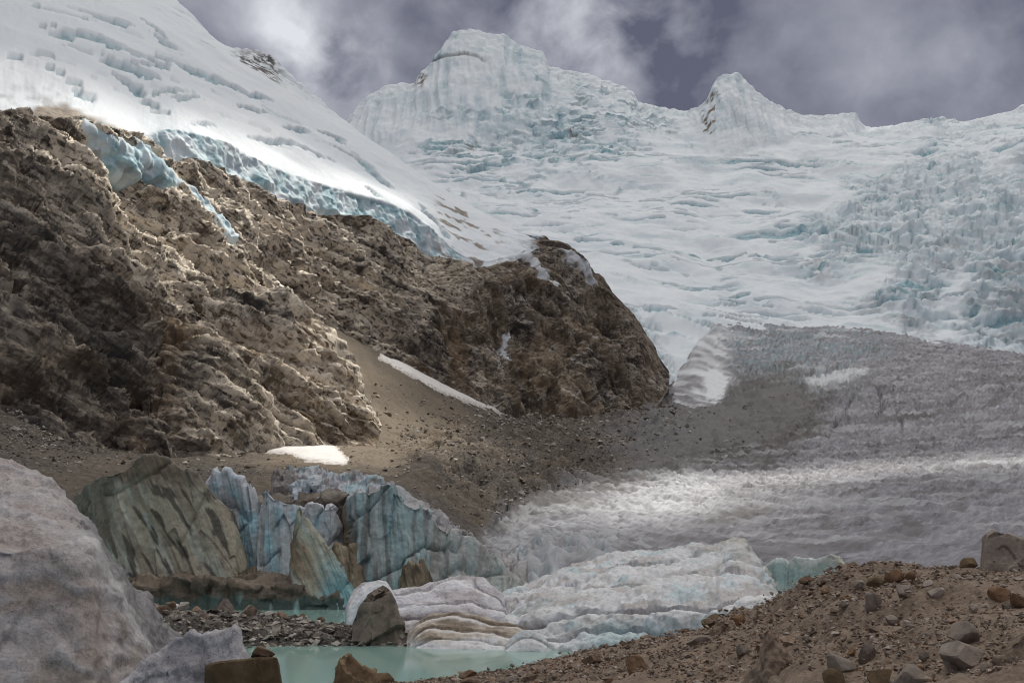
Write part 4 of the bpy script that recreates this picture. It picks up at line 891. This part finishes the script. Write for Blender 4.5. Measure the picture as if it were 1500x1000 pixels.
def t_slab(P, S, s, N, info):
    T = flat((.40, .50, .485), S); T = lerp(T, (.30, .43, .43), ss(-.1, .3, fbm(P/np.array([3., 3., 1.5]), 3, 730))); T = lerp(T, (.47, .44, .34), .8*ss(.7, .95, S+.12*fbm(P/2, 3, 731))*ss(.35, .9, s)); return lerp(T, (.66, .70, .71), ss(.86, 1.0, S)*ss(.95, .6, s)*.8)
ice('pale_ice_slab', [bt, tp]+back_of(tp, 6, -1), 1098, 1244, 150, [60, 12, 6], wall_relief(.25, .2, 2.5, 8), t_slab, 'ice_mid',
    'flat-faced pale green ice slab behind the stony bank, right of the ribbed iceberg', 'ice block')
# 7 ice in the foreground -----------------------------------------------------------------------------------------------
L0 = [Z(u, .2, r) for u, r in ((-260, 25), (140, 26), (190, 28), (280, 31))]
L1 = [(-260, 770, 29), (0, 803, 30), (50, 806, 30), (90, 802, 30.2), (115, 795, 30.4), (130, 797, 30.6), (141, 801, 30.8), (146, 826, 31), (158, 848, 31.2), (176, 868, 31.5), (186, 892, 31.8), (205, 926, 32), (218, 946, 32.3), (226, 968, 32.6), (280, 1060, 34)]
L1b = [(u, v-5, r+1.6) for u, v, r in L1]
L2 = [(-260, 620, 38), (0, 671, 38), (16, 672, 38), (30, 682, 38), (56, 693, 38), (80, 708, 38), (104, 736, 38.5), (130, 768, 39), (150, 802, 39), (165, 827, 39), (200, 866, 40), (215, 872, 40), (232, 892, 40.3), (250, 912, 40.6), (264, 926, 41), (280, 962, 41.5)]
def near_rel(P, S, s):
    w = fbm(P/3, 3, 800); q = P[..., 2]+.25*P[..., 0]+.7*w
    led = ridged(pack(P[..., 0]/5, P[..., 1]/5, q/1.1), 3, 801)
    f1, e1, r1 = facet(P/2.4, 802)
    return .20*w+.20*(led-.5)+.10*f1+.10*fbm(P/.55, 4, 803)+.10*(ridged(P/np.array([1.6, 1.6, .5]), 3, 805)-.5)-.0*w, (led, w)
def t_near(P, S, s, N, i):
    led, w = i; T = flat((.475, .435, .425), S); T = lerp(T, (.37, .315, .295), .7*ss(-.1, .35, fbm(P/np.array([2.5, 2.5, 1.]), 3, 810))); T = lerp(T, (.30, .25, .20), .7*ss(.05, .4, fbm(P/1.8, 3, 811))*ss(9.5, 6.5, P[..., 2])); T = lerp(T, (.47, .46, .475), .7*ss(.6, .9, led)); T = lerp(T, (.21, .20, .215), .9*ss(1.9, 2.1, S)*ss(.66, .74, s)); T = lerp(T, (.60, .59, .60), ss(.75, .35, np.abs(S-1.5))*ss(.6, .72, s)*.85); return T  # darker flank and whitish ridge rim: light and shade put into the tint
ice('foreground_ice_block', [L0, L1, L1b, L2]+back_of(L2, 4, 0), -260, 280, 260, [80, 8, 74, 8, 6], near_rel, t_near, 'ice_near',
    'huge pinkish grey granular ice block with a sharp ridge rising at the lake edge', 'ice block', smooth=(0, 1))
tp = [(168, 1030, 25.2), (180, 1004, 25.7), (196, 987, 26.0), (214, 972, 26.3), (232, 960, 26.5), (246, 944, 26.7), (258, 932, 26.7), (270, 927, 26.7), (282, 924, 26.7), (296, 931, 26.7), (310, 928, 26.7), (326, 924, 26.7), (336, 921, 26.7), (342, 923, 26.7), (345, 944, 26.5), (352, 956, 26.5), (356, 1000, 26.3), (362, 1050, 26.2)]
ice('foreground_ice_chunk', [[Z(u, .2, 24.2) for u in (168, 362)], tp]+back_of(tp, 1.6, 0, 1.), 168, 362, 190, [100, 10, 8], near_rel, lambda P, S, s, N, i: lerp(lerp(flat((.40, .39, .415), S), (.30, .285, .30), ss(-.05, .35, fbm(P/1.2, 3, 820))), (.55, .55, .58), .7*ss(.5, .8, i[0])), 'ice_near',
    'small jagged whitish ice chunk at the foot of the huge ice block', 'ice block', smooth=(1, 0))
print('ice', time.time()-T0)

# ------------------------------------------------------------------ gravel bar between the two waters
G0 = [Z(u, -.4, 73.6) for u in (150, 604)]
G1 = pts([(150, 915), (240, 914), (350, 918), (450, 924), (540, 920), (604, 932)], 77)
G2 = pts([(150, 890), (225, 886), (270, 890), (330, 894), (372, 898), (400, 904), (450, 908), (500, 913), (545, 914), (575, 918), (604, 934)], 83)
G3 = [Z(u, -.4, 89) for u in (150, 604)]
GP, GS, GU = loft([G0, G1, G2, G3], 150, 604, 230, [18, 26, 10], smooth=(3, 2))
GP = GP+np.array([0, 0, 1.])*(.35*fbm(GP/2.2, 3, 901)+.12*fbm(GP/.7, 2, 902))[..., None]
m = NM('dark_lake_gravel', .9, .2); n = m.noise(3.2, 6, .7)
m.color(m.ramp(n, [(.3, (.035, .031, .029)), (.5, (.10, .09, .082)), (.72, (.24, .22, .205))])); m.bump(n, .25, .9); MAT['bar'] = m.m
bar = grid_object('gravel_bar', GP, MAT['bar']); tag(bar, 'dark gravel bar between the two turquoise waters', kind='structure')

# ------------------------------------------------------------------ stones
def ico(sub):
    bm = bmesh.new(); bmesh.ops.create_icosphere(bm, subdivisions=sub, radius=1.0)
    V = np.array([v.co[:] for v in bm.verts]); Fc = np.array([[v.index for v in f.verts] for f in bm.faces]); bm.free(); return V, Fc
ICO = {k: ico(k) for k in (1, 2, 3, 4, 5)}
def stone_verts(seed, sub, dims=(1, 1, 1), cuts=13, rough=.03, cut=(.50, .86), extra=()):
    """a stone broken along flat faces: a sphere cut back by random planes"""
    g = np.random.default_rng(seed); V = ICO[sub][0].copy()
    for k in range(cuts):
        n = g.normal(size=3); n /= np.linalg.norm(n); o = g.uniform(*cut)
        V -= n*np.maximum(V@n-o, 0)[:, None]
    for n, o in extra:
        n = np.array(n, float); n /= np.linalg.norm(n); V -= n*np.maximum(V@n-o, 0)[:, None]
    if rough: V += V*(rough*fbm(V*2.2+seed*3.1, 3, 950+seed % 40))[:, None]
    return V*np.array(dims)
def mat_stone(name, a, b, c, scale=3., stain=(.24, .115, .045), stain_amt=.5, bump=.04):
    m = NM(name, .9, .2); oi = m.n.new('ShaderNodeObjectInfo')
    tcn = m.n.new('ShaderNodeTexCoord'); vec = tcn.outputs['Object']
    n = m.noise(scale, 7, .65); n2 = m.noise(scale*.25, 4, .6, None, .6)
    col_ = m.ramp(n, [(.28, a), (.5, b), (.74, c)])
    hv = m.ramp(oi.outputs['Random'], [(0., (.60, .55, .50)), (.4, (.92, .86, .80)), (.75, (1.08, 1.02, .97)), (1., (1.45, 1.40, 1.36))])
    col_ = m.mix(1., col_, hv, 'MULTIPLY')
    col_ = m.mix(m.ramp(n2, [(.52, 0.), (.72, stain_amt)]), col_, stain)
    m.color(col_); m.bump(n, bump, .8); m.bump(m.noise(scale*6, 4, .6), bump*.35, .7); return m.m
MAT['stone'] = mat_stone('brown_stone', (.10, .077, .06), (.235, .185, .147), (.39, .33, .275), 5.)
MAT['stone_grey'] = mat_stone('grey_stone', (.14, .122, .11), (.29, .26, .235), (.45, .415, .385), 4., (.14, .10, .07), .35)
MAT['stone_pale'] = mat_stone('pale_stone', (.17, .155, .14), (.29, .265, .24), (.42, .395, .36), 4., (.20, .15, .11), .25)
MAT['stone_rust'] = mat_stone('rusty_stone', (.08, .052, .035), (.19, .125, .08), (.31, .22, .15), 5., (.30, .13, .045), .6)
MAT['stone_tan'] = mat_stone('tan_stone', (.085, .062, .038), (.175, .132, .082), (.27, .215, .145), 2.2, (.11, .075, .045), .5, .06)
MAT['stone_big'] = mat_stone('lake_boulder_rock', (.11, .096, .083), (.225, .198, .172), (.34, .305, .27), 1.4, (.20, .14, .10), .35, .10)
def stone_object(name, V, sub, loc, rot, mat, label=None, cat='stone', group=None):
    o = mesh_from(name, V, ICO[sub][1], MAT[mat], None, True)
    o.location = loc; o.rotation_euler = rot; tag(o, label, cat, group); return o
def smooth_angle(o, deg=32):
    me = o.data; me.polygons.foreach_set('use_smooth', np.ones(len(me.polygons), bool))
    me.set_sharp_from_angle(angle=R(deg)) if hasattr(me, 'set_sharp_from_angle') else None
def big_stone(name, u, vbase, wpx, hpx, mat, label, seed, r=None, z=None, sub=4, depth=1., cuts=16, rot=0., rough=.05, extra=(), sink=.12, cat='boulder', tilt=(0, 0)):
    if r is None:
        g = ground_at(u, vbase); r = g[1]; base = g
    else:
        base = P3(u, vbase, r)
        if z is not None: base[2] = z
    w = wpx/F*r; topz = P3(u, vbase-hpx, r)[2]; h = topz-base[2]
    V = stone_verts(seed, sub, (1, 1, 1), cuts, rough, (.42, .75), extra)
    c, s_ = math.cos(rot), math.sin(rot); V = V@np.array([[c, s_, 0], [-s_, c, 0], [0, 0, 1]])
    V[:, 0] = (V[:, 0]-V[:, 0].min())/np.ptp(V[:, 0])-.5; V[:, 1] = (V[:, 1]-V[:, 1].min())/np.ptp(V[:, 1])-.5; V[:, 2] = (V[:, 2]-V[:, 2].min())/np.ptp(V[:, 2])
    V = V*np.array([w, w*depth, h*(1+sink)]); V[:, 2] -= h*sink
    o = stone_object(name, V, sub, (base[0], base[1]+w*depth*.25, base[2]), (tilt[0], tilt[1], 0), mat, label, cat); smooth_angle(o); return o

def shaped_boulder(name, outline_top, r, base_z, depth, mat, label, seed, facet_edge=None, cat='boulder', rel=.18):
    """boulder with its own silhouette: front face, top and back built from the outline"""
    tp = [(u, v, r+d) for u, v, d in outline_top]
    u0, u1 = tp[0][0], tp[-1][0]
    bt = [Z(u, base_z, r-depth*.28+d*.5) for u, v, d in outline_top]
    lines = [bt, tp]+[[(u, v_of(P3(u, v, q)[2]-.12*depth, q+depth*.5), q+depth*.5) for u, v, q in tp], [(u, v_of(base_z, q+depth), q+depth) for u, v, q in tp]]
    P, S, U = loft(lines, u0, u1, 76, [46, 8, 8], smooth=(1, 0))
    N = normals(P); N *= -np.sign((N*(P-np.array([0, 0, CAMZ]))).sum(-1).mean())
    f1, e1, r1 = facet(P/(depth*.8), 960+seed); f2, e2, r2 = facet(P/(depth*.25), 970+seed)
    s = (U-u0)/(u1-u0); ew = .25+.75*ss(0, .06, s)*ss(1, .94, s)
    P = P+N*(depth*ew*(rel*.8*f1+rel*.14*f2+.008*fbm(P/(depth*.06), 3, seed)))[..., None]
    a, b = P[:, :1].mean(0, keepdims=True).repeat(len(P), 0), P[:, -1:].mean(0, keepdims=True).repeat(len(P), 0)
    P = np.concatenate([a, P, b], 1)
    o = mesh_from(name, P.reshape(-1, 3), grid_faces(*P.shape[:2]), MAT[mat]); smooth_angle(o, 40); tag(o, label, cat); return o
shaped_boulder('boulder', [(516, 914, .4), (522, 898, .2), (532, 876, 0), (542, 864, 0), (552, 857, .2), (560, 853, .4), (570, 862, .5), (577, 880, .3), (584, 905, .2), (592, 925, .2), (602, 940, .4)], 75.5, -.4, 4.2, 'stone_big',
    'big grey-brown wedge boulder standing at the tip of the gravel bar', 1)
shaped_boulder('boulder', [(299, 1012, .2), (302, 975, .1), (318, 970, 0), (345, 967, 0), (375, 963, 0), (398, 961, 0), (406, 960, .1), (411, 985, .1), (416, 1015, .2)], 23.2, .3, 1.3, 'stone_tan',
    'square-edged tan boulder at the near water edge, carrying a small stone', 2, rel=.06)
big_stone('stone', 384, 966, 36, 21, 'stone', 'small round brown stone lying on top of the square tan boulder', 31, r=23.5, sub=3)
shaped_boulder('boulder', [(478, 1020, .3), (490, 992, .2), (500, 972, .1), (511, 957, 0), (518, 962, 0), (530, 975, .1), (542, 984, .2), (553, 992, .3), (560, 1020, .4)], 38, .7, 2.0, 'stone_tan',
    'pointed rust-streaked tan rock at the near water edge', 3, rel=.12)
shaped_boulder('boulder', [(1438, 826, .3), (1440, 800, .1), (1446, 782, 0), (1456, 776, 0), (1476, 777, 0), (1492, 787, .1), (1510, 796, .2), (1535, 806, .3), (1550, 832, .5)], 26.5, 7.35, 1.5, 'stone_big',
    'large grey-brown angular boulder perched on the crest of the stony bank', 4, rel=.15)
shaped_boulder('boulder', [(310, 896, .1), (318, 888, 0), (327, 876, 0), (334, 876, 0), (342, 888, .1), (346, 897, .2)], 86, .6, 1.6, 'stone_grey',
    'small pyramid-shaped grey boulder on the far side of the gravel bar', 5, rel=.08)
# dirt cones: soil heaps on the bank
def dirt_cone(outline, r, label, seed, depth=1.2, name='dirt_cone'):
    tp = [(u, v, r+d) for u, v, d in outline]; u0, u1 = tp[0][0], tp[-1][0]
    g = ground_at((u0+u1)/2, 985)
    bt = [Z(u, P3(u, outline[0][1], r)[2]-.5, r-depth*.55) for u, v, d in outline]
    lines = [bt, tp, [(u, v_of(P3(u, v, q)[2]-.6, q+depth), q+depth) for u, v, q in tp]]
    P, S, U = loft(lines, u0, u1, 64, [44, 14], smooth=(2, 1)); N = normals(P); N *= -np.sign((N*(P-np.array([0, 0, CAMZ]))).sum(-1).mean())
    P = P+N*(.10*fbm(P/.5, 3, 980+seed)+.05*fbm(P/.12, 3, 981))[..., None]
    o = mesh_from(name, P.reshape(-1, 3), grid_faces(*P.shape[:2]), MAT['gravel']); tag(o, label, 'dirt cone'); return o
dirt_cone([(1082, 1010, .3), (1095, 985, .2), (1108, 968, .1), (1118, 945, 0), (1122, 928, 0), (1128, 925, 0), (1136, 940, 0), (1150, 952, .1), (1165, 968, .2), (1180, 992, .3), (1192, 1012, .4)], 18.5, 'dark brown pointed soil cone rising from the stony bank', 1)
dirt_cone([(1435, 1010, .3), (1450, 985, .2), (1465, 955, .1), (1482, 938, 0), (1500, 924, 0), (1530, 915, .1), (1570, 940, .2)], 13.2, 'brown soil heap on the bank below the large angular boulder', 2, .9)
dirt_cone([(1026, 950, .4), (1036, 930, .2), (1044, 914, 0), (1058, 908, 0), (1070, 915, 0), (1080, 928, .2), (1092, 948, .4)], 36, 'tan soil cone capped by a rock beside the ribbed iceberg', 3, 1.8)
dirt_cone([(1252, 850, .3), (1262, 836, .1), (1274, 822, 0), (1288, 820, 0), (1298, 830, .1), (1312, 850, .3)], 26.5, 'low soil mound on the crest of the stony bank', 4, 1.2)
# stones that can be told apart
NAMED = [(1279, 893, 28, 26, 'stone_pale', 'pale round stone on the bank below the soil mound', 41, 'stone'),
         (1240, 890, 16, 12, 'stone_pale', 'small pale stone just left of the pale round stone', 42, 'stone'),
         (1416, 944, 46, 34, 'stone_grey', 'pinkish grey split stone leaning behind the flat-topped slab', 43, 'stone'),
         (1420, 978, 62, 38, 'stone_grey', 'flat-topped grey-brown slab stone, front one of the leaning pair', 44, 'stone'),
         (1394, 984, 20, 22, 'stone_grey', 'narrow grey stone wedged against the flat-topped slab', 45, 'stone'),
         (1272, 966, 26, 26, 'stone_pale', 'rounded pinkish grey stone right of the dark soil cone', 46, 'stone'),
         (1235, 983, 40, 26, 'stone_pale', 'long pale slab tilted beside the dark soil cone', 47, 'stone'),
         (1231, 1003, 32, 26, 'stone_tan', 'square pale tan stone in front of the long pale slab', 48, 'stone'),
         (1246, 960, 13, 12, 'stone_rust', 'orange stone next to the rounded pinkish stone', 49, 'stone'),
         (1331, 850, 22, 16, 'stone_rust', 'rusty orange stone near the crest of the bank', 50, 'stone'),
         (1424, 830, 26, 14, 'stone_tan', 'flat reddish stone on the crest beside the large angular boulder', 51, 'stone'),
         (1330, 872, 26, 16, 'stone_grey', 'grey-brown stone half buried below the rusty orange stone', 52, 'stone'),
         (1370, 872, 22, 13, 'stone_grey', 'low grey stone half buried below the bank crest', 53, 'stone'),
         (1312, 916, 20, 16, 'stone_pale', 'pale cracked stone in the middle of the bank', 54, 'stone'),
         (1330, 920, 16, 12, 'stone_pale', 'small pale stone touching the pale cracked stone', 55, 'stone'),
         (1472, 878, 34, 20, 'stone_rust', 'reddish brown stone on the bank under the large angular boulder', 56, 'stone'),
         (1494, 890, 26, 22, 'stone_rust', 'dark rust stone right of the reddish brown stone', 57, 'stone'),
         (1285, 860, 30, 16, 'stone_tan', 'long tan stone just under the low soil mound', 58, 'stone'),
         (1186, 853, 26, 10, 'stone_rust', 'flat rusty slab at the upper edge of the bank by the ice slab', 59, 'stone'),
         (1209, 868, 16, 9, 'stone_rust', 'bright orange-brown stone below the flat rusty slab', 60, 'stone'),
         (1046, 916, 34, 18, 'stone_tan', 'tan capstone on the soil cone beside the ribbed iceberg', 61, 'stone'),
         (1080, 916, 18, 16, 'stone_rust', 'reddish stone on the slope right of the tan capstone', 62, 'stone'),
         (1028, 948, 40, 18, 'stone_grey', 'flat grey-brown stone left of the tan soil cone', 63, 'stone'),
         (1088, 958, 18, 16, 'stone_grey', 'rounded grey stone under the tan soil cone', 64, 'stone'),
         (1112, 958, 16, 14, 'stone_rust', 'ochre stone left of the dark soil cone', 65, 'stone'),
         (1120, 1004, 26, 20, 'stone_rust', 'orange stone at the foot of the dark soil cone', 66, 'stone'),
         (936, 990, 34, 30, 'stone_rust', 'upright brown slab stone on the lower bank', 67, 'stone'),
         (868, 972, 32, 14, 'stone', 'flat dark brown stone on the shore tip', 68, 'stone'),
         (686, 992, 26, 12, 'stone', 'flat dark stone alone at the water edge of the lower shore', 69, 'stone'),
         (775, 996, 22, 14, 'stone', 'reddish brown stone where the lower shore meets the water', 70, 'stone'),
         (560, 1003, 34, 18, 'stone_tan', 'pinkish tan stone against the pointed rock', 71, 'stone'),
         (1335, 1000, 46, 26, 'stone_pale', 'broad pale grey slab low on the bank', 72, 'stone'),
         (1290, 1004, 36, 24, 'stone_tan', 'tan block left of the broad pale slab', 73, 'stone'),
         (1358, 965, 16, 13, 'stone_pale', 'small pale stone left of the leaning pair', 74, 'stone')]
for (u, v, w, h, mt, lab, sd, cat) in NAMED:
    big_stone('stone', u, v, w, h, mt, lab, sd, sub=3, depth=.8, rot=sd*1.3, cat=cat, sink=.25, cuts=14)
# look-alike stones strewn over the bank
variants = []
for k in range(10):
    V = stone_verts(200+k, 2, (1, random.uniform(.65, .95), random.uniform(.42, .75)), 12, .04)
    me_o = mesh_from('stone', V, ICO[2][1], MAT['stone']); smooth_angle(me_o, 30); variants.append(me_o.data); bpy.data.objects.remove(me_o)
vm = {}
def var_mesh(k, mt):
    if (k, mt) not in vm:
        me = variants[k].copy(); me.materials.clear(); me.materials.append(MAT[mt]); vm[(k, mt)] = me
    return vm[(k, mt)]
sel = (FS > .95) & (FS < 3.02) & (FNu > 560) & (FNu < 1500) & (FNv < 1003) & (FNv > 820)
cand = np.argwhere(sel)
LK = {'stone': 'brown angular stone', 'stone_grey': 'grey angular stone', 'stone_pale': 'pale angular stone', 'stone_rust': 'rusty angular stone'}
def REGION(u, v):
    if u < 820: return 'along the water edge of the lower shore'
    if u < 1010: return 'on the lower bank in front of the ribbed iceberg'
    if u < 1100: return 'around the tan soil cone'
    if v < 875: return 'just below the crest of the bank'
    if u < 1230: return 'around the dark pointed soil cone'
    if u < 1360: return 'on the middle of the stony bank'
    return 'on the bank below the large angular boulder'
cell = {}; placed = 0; g2 = np.random.default_rng(5); order = g2.permutation(len(cand)); taken = []
for i in order:
    if placed >= 215: break
    a, b = cand[i]; pos = FP[a, b]; u, v = FNu[a, b], FNv[a, b]
    if any((u-q[0])**2+((v-q[1])*1.5)**2 < 15**2 for q in taken): continue
    taken.append((u, v)); px = float(np.clip(g2.lognormal(2.55, .42), 8, 34)); size = px/F*pos[1]*.5
    mt = g2.choice(list(LK), p=[.42, .30, .16, .12])
    o = bpy.data.objects.new('stone', var_mesh(int(g2.integers(10)), mt)); col.objects.link(o)
    o.scale = (size, size, size); o.location = pos+np.array([0, 0, size*.22]); o.rotation_euler = (g2.normal()*.25, g2.normal()*.25, g2.uniform(0, 6.28))
    reg = REGION(u, v); szw = 'large' if px > 14 else 'small'
    tag(o, f"{szw} {LK[mt]} {reg}", 'stone', {'stone': 'brown rubble stones', 'stone_grey': 'grey rubble stones', 'stone_pale': 'pale rubble stones', 'stone_rust': 'rusty rubble stones'}[mt]); placed += 1
# uncountable gravel: joined small stones
def scatter(name, pos, sizes, mat, label, seed, flat_=.6, tints=None, nvar=12, kind='stuff'):
    g = np.random.default_rng(seed); n = len(pos)
    VV = np.stack([stone_verts(300+k, 1, (1, g.uniform(.6, 1), g.uniform(.45, .8)), 7, 0, (.45, .8)) for k in range(nvar)]) if False else None
    base, fc = LOWV, LOWF
    k = g.integers(len(base), size=n); ang = g.uniform(0, 6.28, n); tx, ty = g.normal(size=n)*.35, g.normal(size=n)*.35
    V = base[k]*sizes[:, None, None]
    c, s_ = np.cos(tx), np.sin(tx); Y, Z_ = V[..., 1]*c[:, None]-V[..., 2]*s_[:, None], V[..., 1]*s_[:, None]+V[..., 2]*c[:, None]; X = V[..., 0]
    c, s_ = np.cos(ang), np.sin(ang); V = np.stack([X*c[:, None]-Y*s_[:, None], X*s_[:, None]+Y*c[:, None], Z_], -1)+pos[:, None]
    nv = base.shape[1]; Fs = (fc[None]+(np.arange(n)*nv)[:, None, None]).reshape(-1, 3)
    t = np.repeat(g.random(n) if tints is None else tints, nv)
    o = mesh_from(name, V.reshape(-1, 3), Fs, mat, dict(tone=t), False); tag(o, label, kind=kind); return o
gv = np.random.default_rng(77); LOWV = []
_iv = np.array([(1, 0, 0), (-1, 0, 0), (0, 1, 0), (0, -1, 0), (0, 0, 1), (0, 0, -1)], float)
LOWF = np.array([(0, 2, 4), (2, 1, 4), (1, 3, 4), (3, 0, 4), (2, 0, 5), (1, 2, 5), (3, 1, 5), (0, 3, 5)])
for k in range(40):
    V = _iv*gv.uniform(.75, 1.2, (6, 1))+gv.normal(size=(6, 3))*.28; V = V*np.array([1.15, gv.uniform(.65, 1.05), gv.uniform(.45, .8)]); LOWV.append(V)
LOWV = np.stack(LOWV)
def mat_tone(name, stops, scale, bump):
    m = NM(name, .92, .15); n = m.noise(scale, 5, .65)
    c = m.ramp(m.attr('tone'), stops); c = m.mix(1., c, m.ramp(n, [(.3, .55), (.55, 1.), (.75, 1.3)]), 'MULTIPLY'); m.color(c); m.bump(n, bump, .7); return m.m
MAT['pebbles'] = mat_tone('mixed_pebbles', [(0., (.12, .09, .07)), (.35, (.25, .19, .15)), (.6, (.33, .27, .22)), (.8, (.44, .385, .33)), (.92, (.30, .18, .10)), (1., (.58, .53, .48))], 16, .02)
MAT['rubble'] = mat_tone('valley_rubble', [(0., (.11, .098, .085)), (.4, (.24, .21, .178)), (.7, (.37, .33, .285)), (.9, (.52, .475, .42)), (1., (.64, .60, .54))], 1.5, .15)
idx = cand[g2.integers(len(cand), size=19000)]
jit = g2.normal(size=(19000, 3))*np.array([.12, .12, 0]); pp = FP[idx[:, 0], idx[:, 1]]+jit*(FP[idx[:, 0], idx[:, 1]][:, 1:2]/18)
sz = np.clip(g2.lognormal(.62, .48, 19000), .7, 5.5)/F*pp[:, 1]*1.0
scatter('gravel', pp+np.array([0, 0, .01]), sz, MAT['pebbles'], 'small loose gravel and pebbles covering the bank', 1)
# gravel on the bar, and its larger stones
gi = np.argwhere((GS > .25) & (GS < 2.4)); k = gi[g2.integers(len(gi), size=3200)]; pp = GP[k[:, 0], k[:, 1]]+g2.normal(size=(3200, 3))*np.array([.3, .3, 0])
scatter('bar_gravel', pp, np.clip(g2.lognormal(-1.9, .5, 3200), .05, .6), MAT['rubble'], 'loose dark stones covering the gravel bar', 2)
for (u, v, w, h) in ((250, 892, 16, 12), (236, 900, 22, 14), (286, 896, 14, 9), (366, 900, 22, 15), (412, 905, 20, 10), (440, 906, 14, 8), (470, 910, 12, 8), (300, 905, 14, 9)):
    d = np.hypot(project(GP)[0]-u, project(GP)[1]-v); bp = GP.reshape(-1, 3)[np.argmin(d)]
    o = big_stone('boulder', u, v, w, h, 'stone', 'brown stone lying along the crest of the gravel bar', int(u), r=bp[1], z=bp[2]-.1, sub=2, sink=.3); o['group'] = 'stones on the gravel bar crest'
# two scraps of white ice on the bar
for (u, v, w, h, lab) in ((252, 892, 22, 9, 'thin white ice scrap lying on the gravel bar by the big ice block'), (268, 892, 16, 11, 'white ice scrap leaning on the pyramid-shaped grey boulder')):
    o = big_stone('ice_scrap', u, v, w, h, 'stone', lab, int(u)+3, r=88, sub=3, sink=.2, cat='ice scrap'); o.data.materials.clear(); o.data.materials.append(MAT['patch'])
# debris field rubble
vis = VALDEB & (VALU > -50) & (VALU < 1180) & (VALV > 560) & (VALV < 790)
w_h = .22+1.3*VALHUM+.9*ss(150, 60, VALU)*ss(560, 640, VALV)
ci = np.argwhere(vis); pw = w_h[vis]*VALP[..., 1][vis]**.0; pw = pw/pw.sum(); k = ci[g2.choice(len(ci), size=21000, p=pw)]
pp = VALP[k[:, 0], k[:, 1]]+g2.normal(size=(21000, 3))*np.array([1.2, 1.2, 0])
sz = np.clip(g2.lognormal(.75, .55, 21000), .7, 7)/F*pp[:, 1]*.70
scatter('debris_rubble', pp, sz, MAT['rubble'], 'countless small boulders covering the debris field', 3)
MAT['stone_val'] = mat_stone('valley_boulder', (.07, .06, .05), (.165, .142, .115), (.30, .265, .22), .9, (.22, .16, .10), .3, .2)
taken = []
for i in g2.permutation(len(ci)):
    if len(taken) >= 70: break
    a, b = ci[i]; u, v = VALU[a, b], VALV[a, b]
    if g2.random() > w_h[a, b]/1.6 or any((u-q[0])**2+(v-q[1])**2 < 16**2 for q in taken): continue
    taken.append((u, v)); pos = VALP[a, b]; size = float(np.clip(g2.lognormal(2.15, .3), 7, 17))/F*pos[1]*.5
    o = bpy.data.objects.new('boulder', var_mesh(int(g2.integers(10)), 'stone_val')); col.objects.link(o); o.scale = (size*1.2, size, size); o.location = pos+np.array([0, 0, size*.15]); o.rotation_euler = (g2.normal()*.3, g2.normal()*.3, g2.uniform(0, 6.28))
    tag(o, 'angular boulder on the talus at the foot of the dark wall' if u < 250 else ('angular boulder on the sandy scree beside the snow patch' if u < 600 else ('angular boulder on the hummocky rubble before the rock buttress' if u < 930 else 'angular boulder in the dark grey bowl beside the glacier')), 'boulder', 'boulders on the debris field')

print('tris', sum(len(o.data.polygons)*(2 if len(o.data.polygons[0].vertices) == 4 else 1) for o in scene.objects if o.type == 'MESH')); print('done', time.time()-T0)
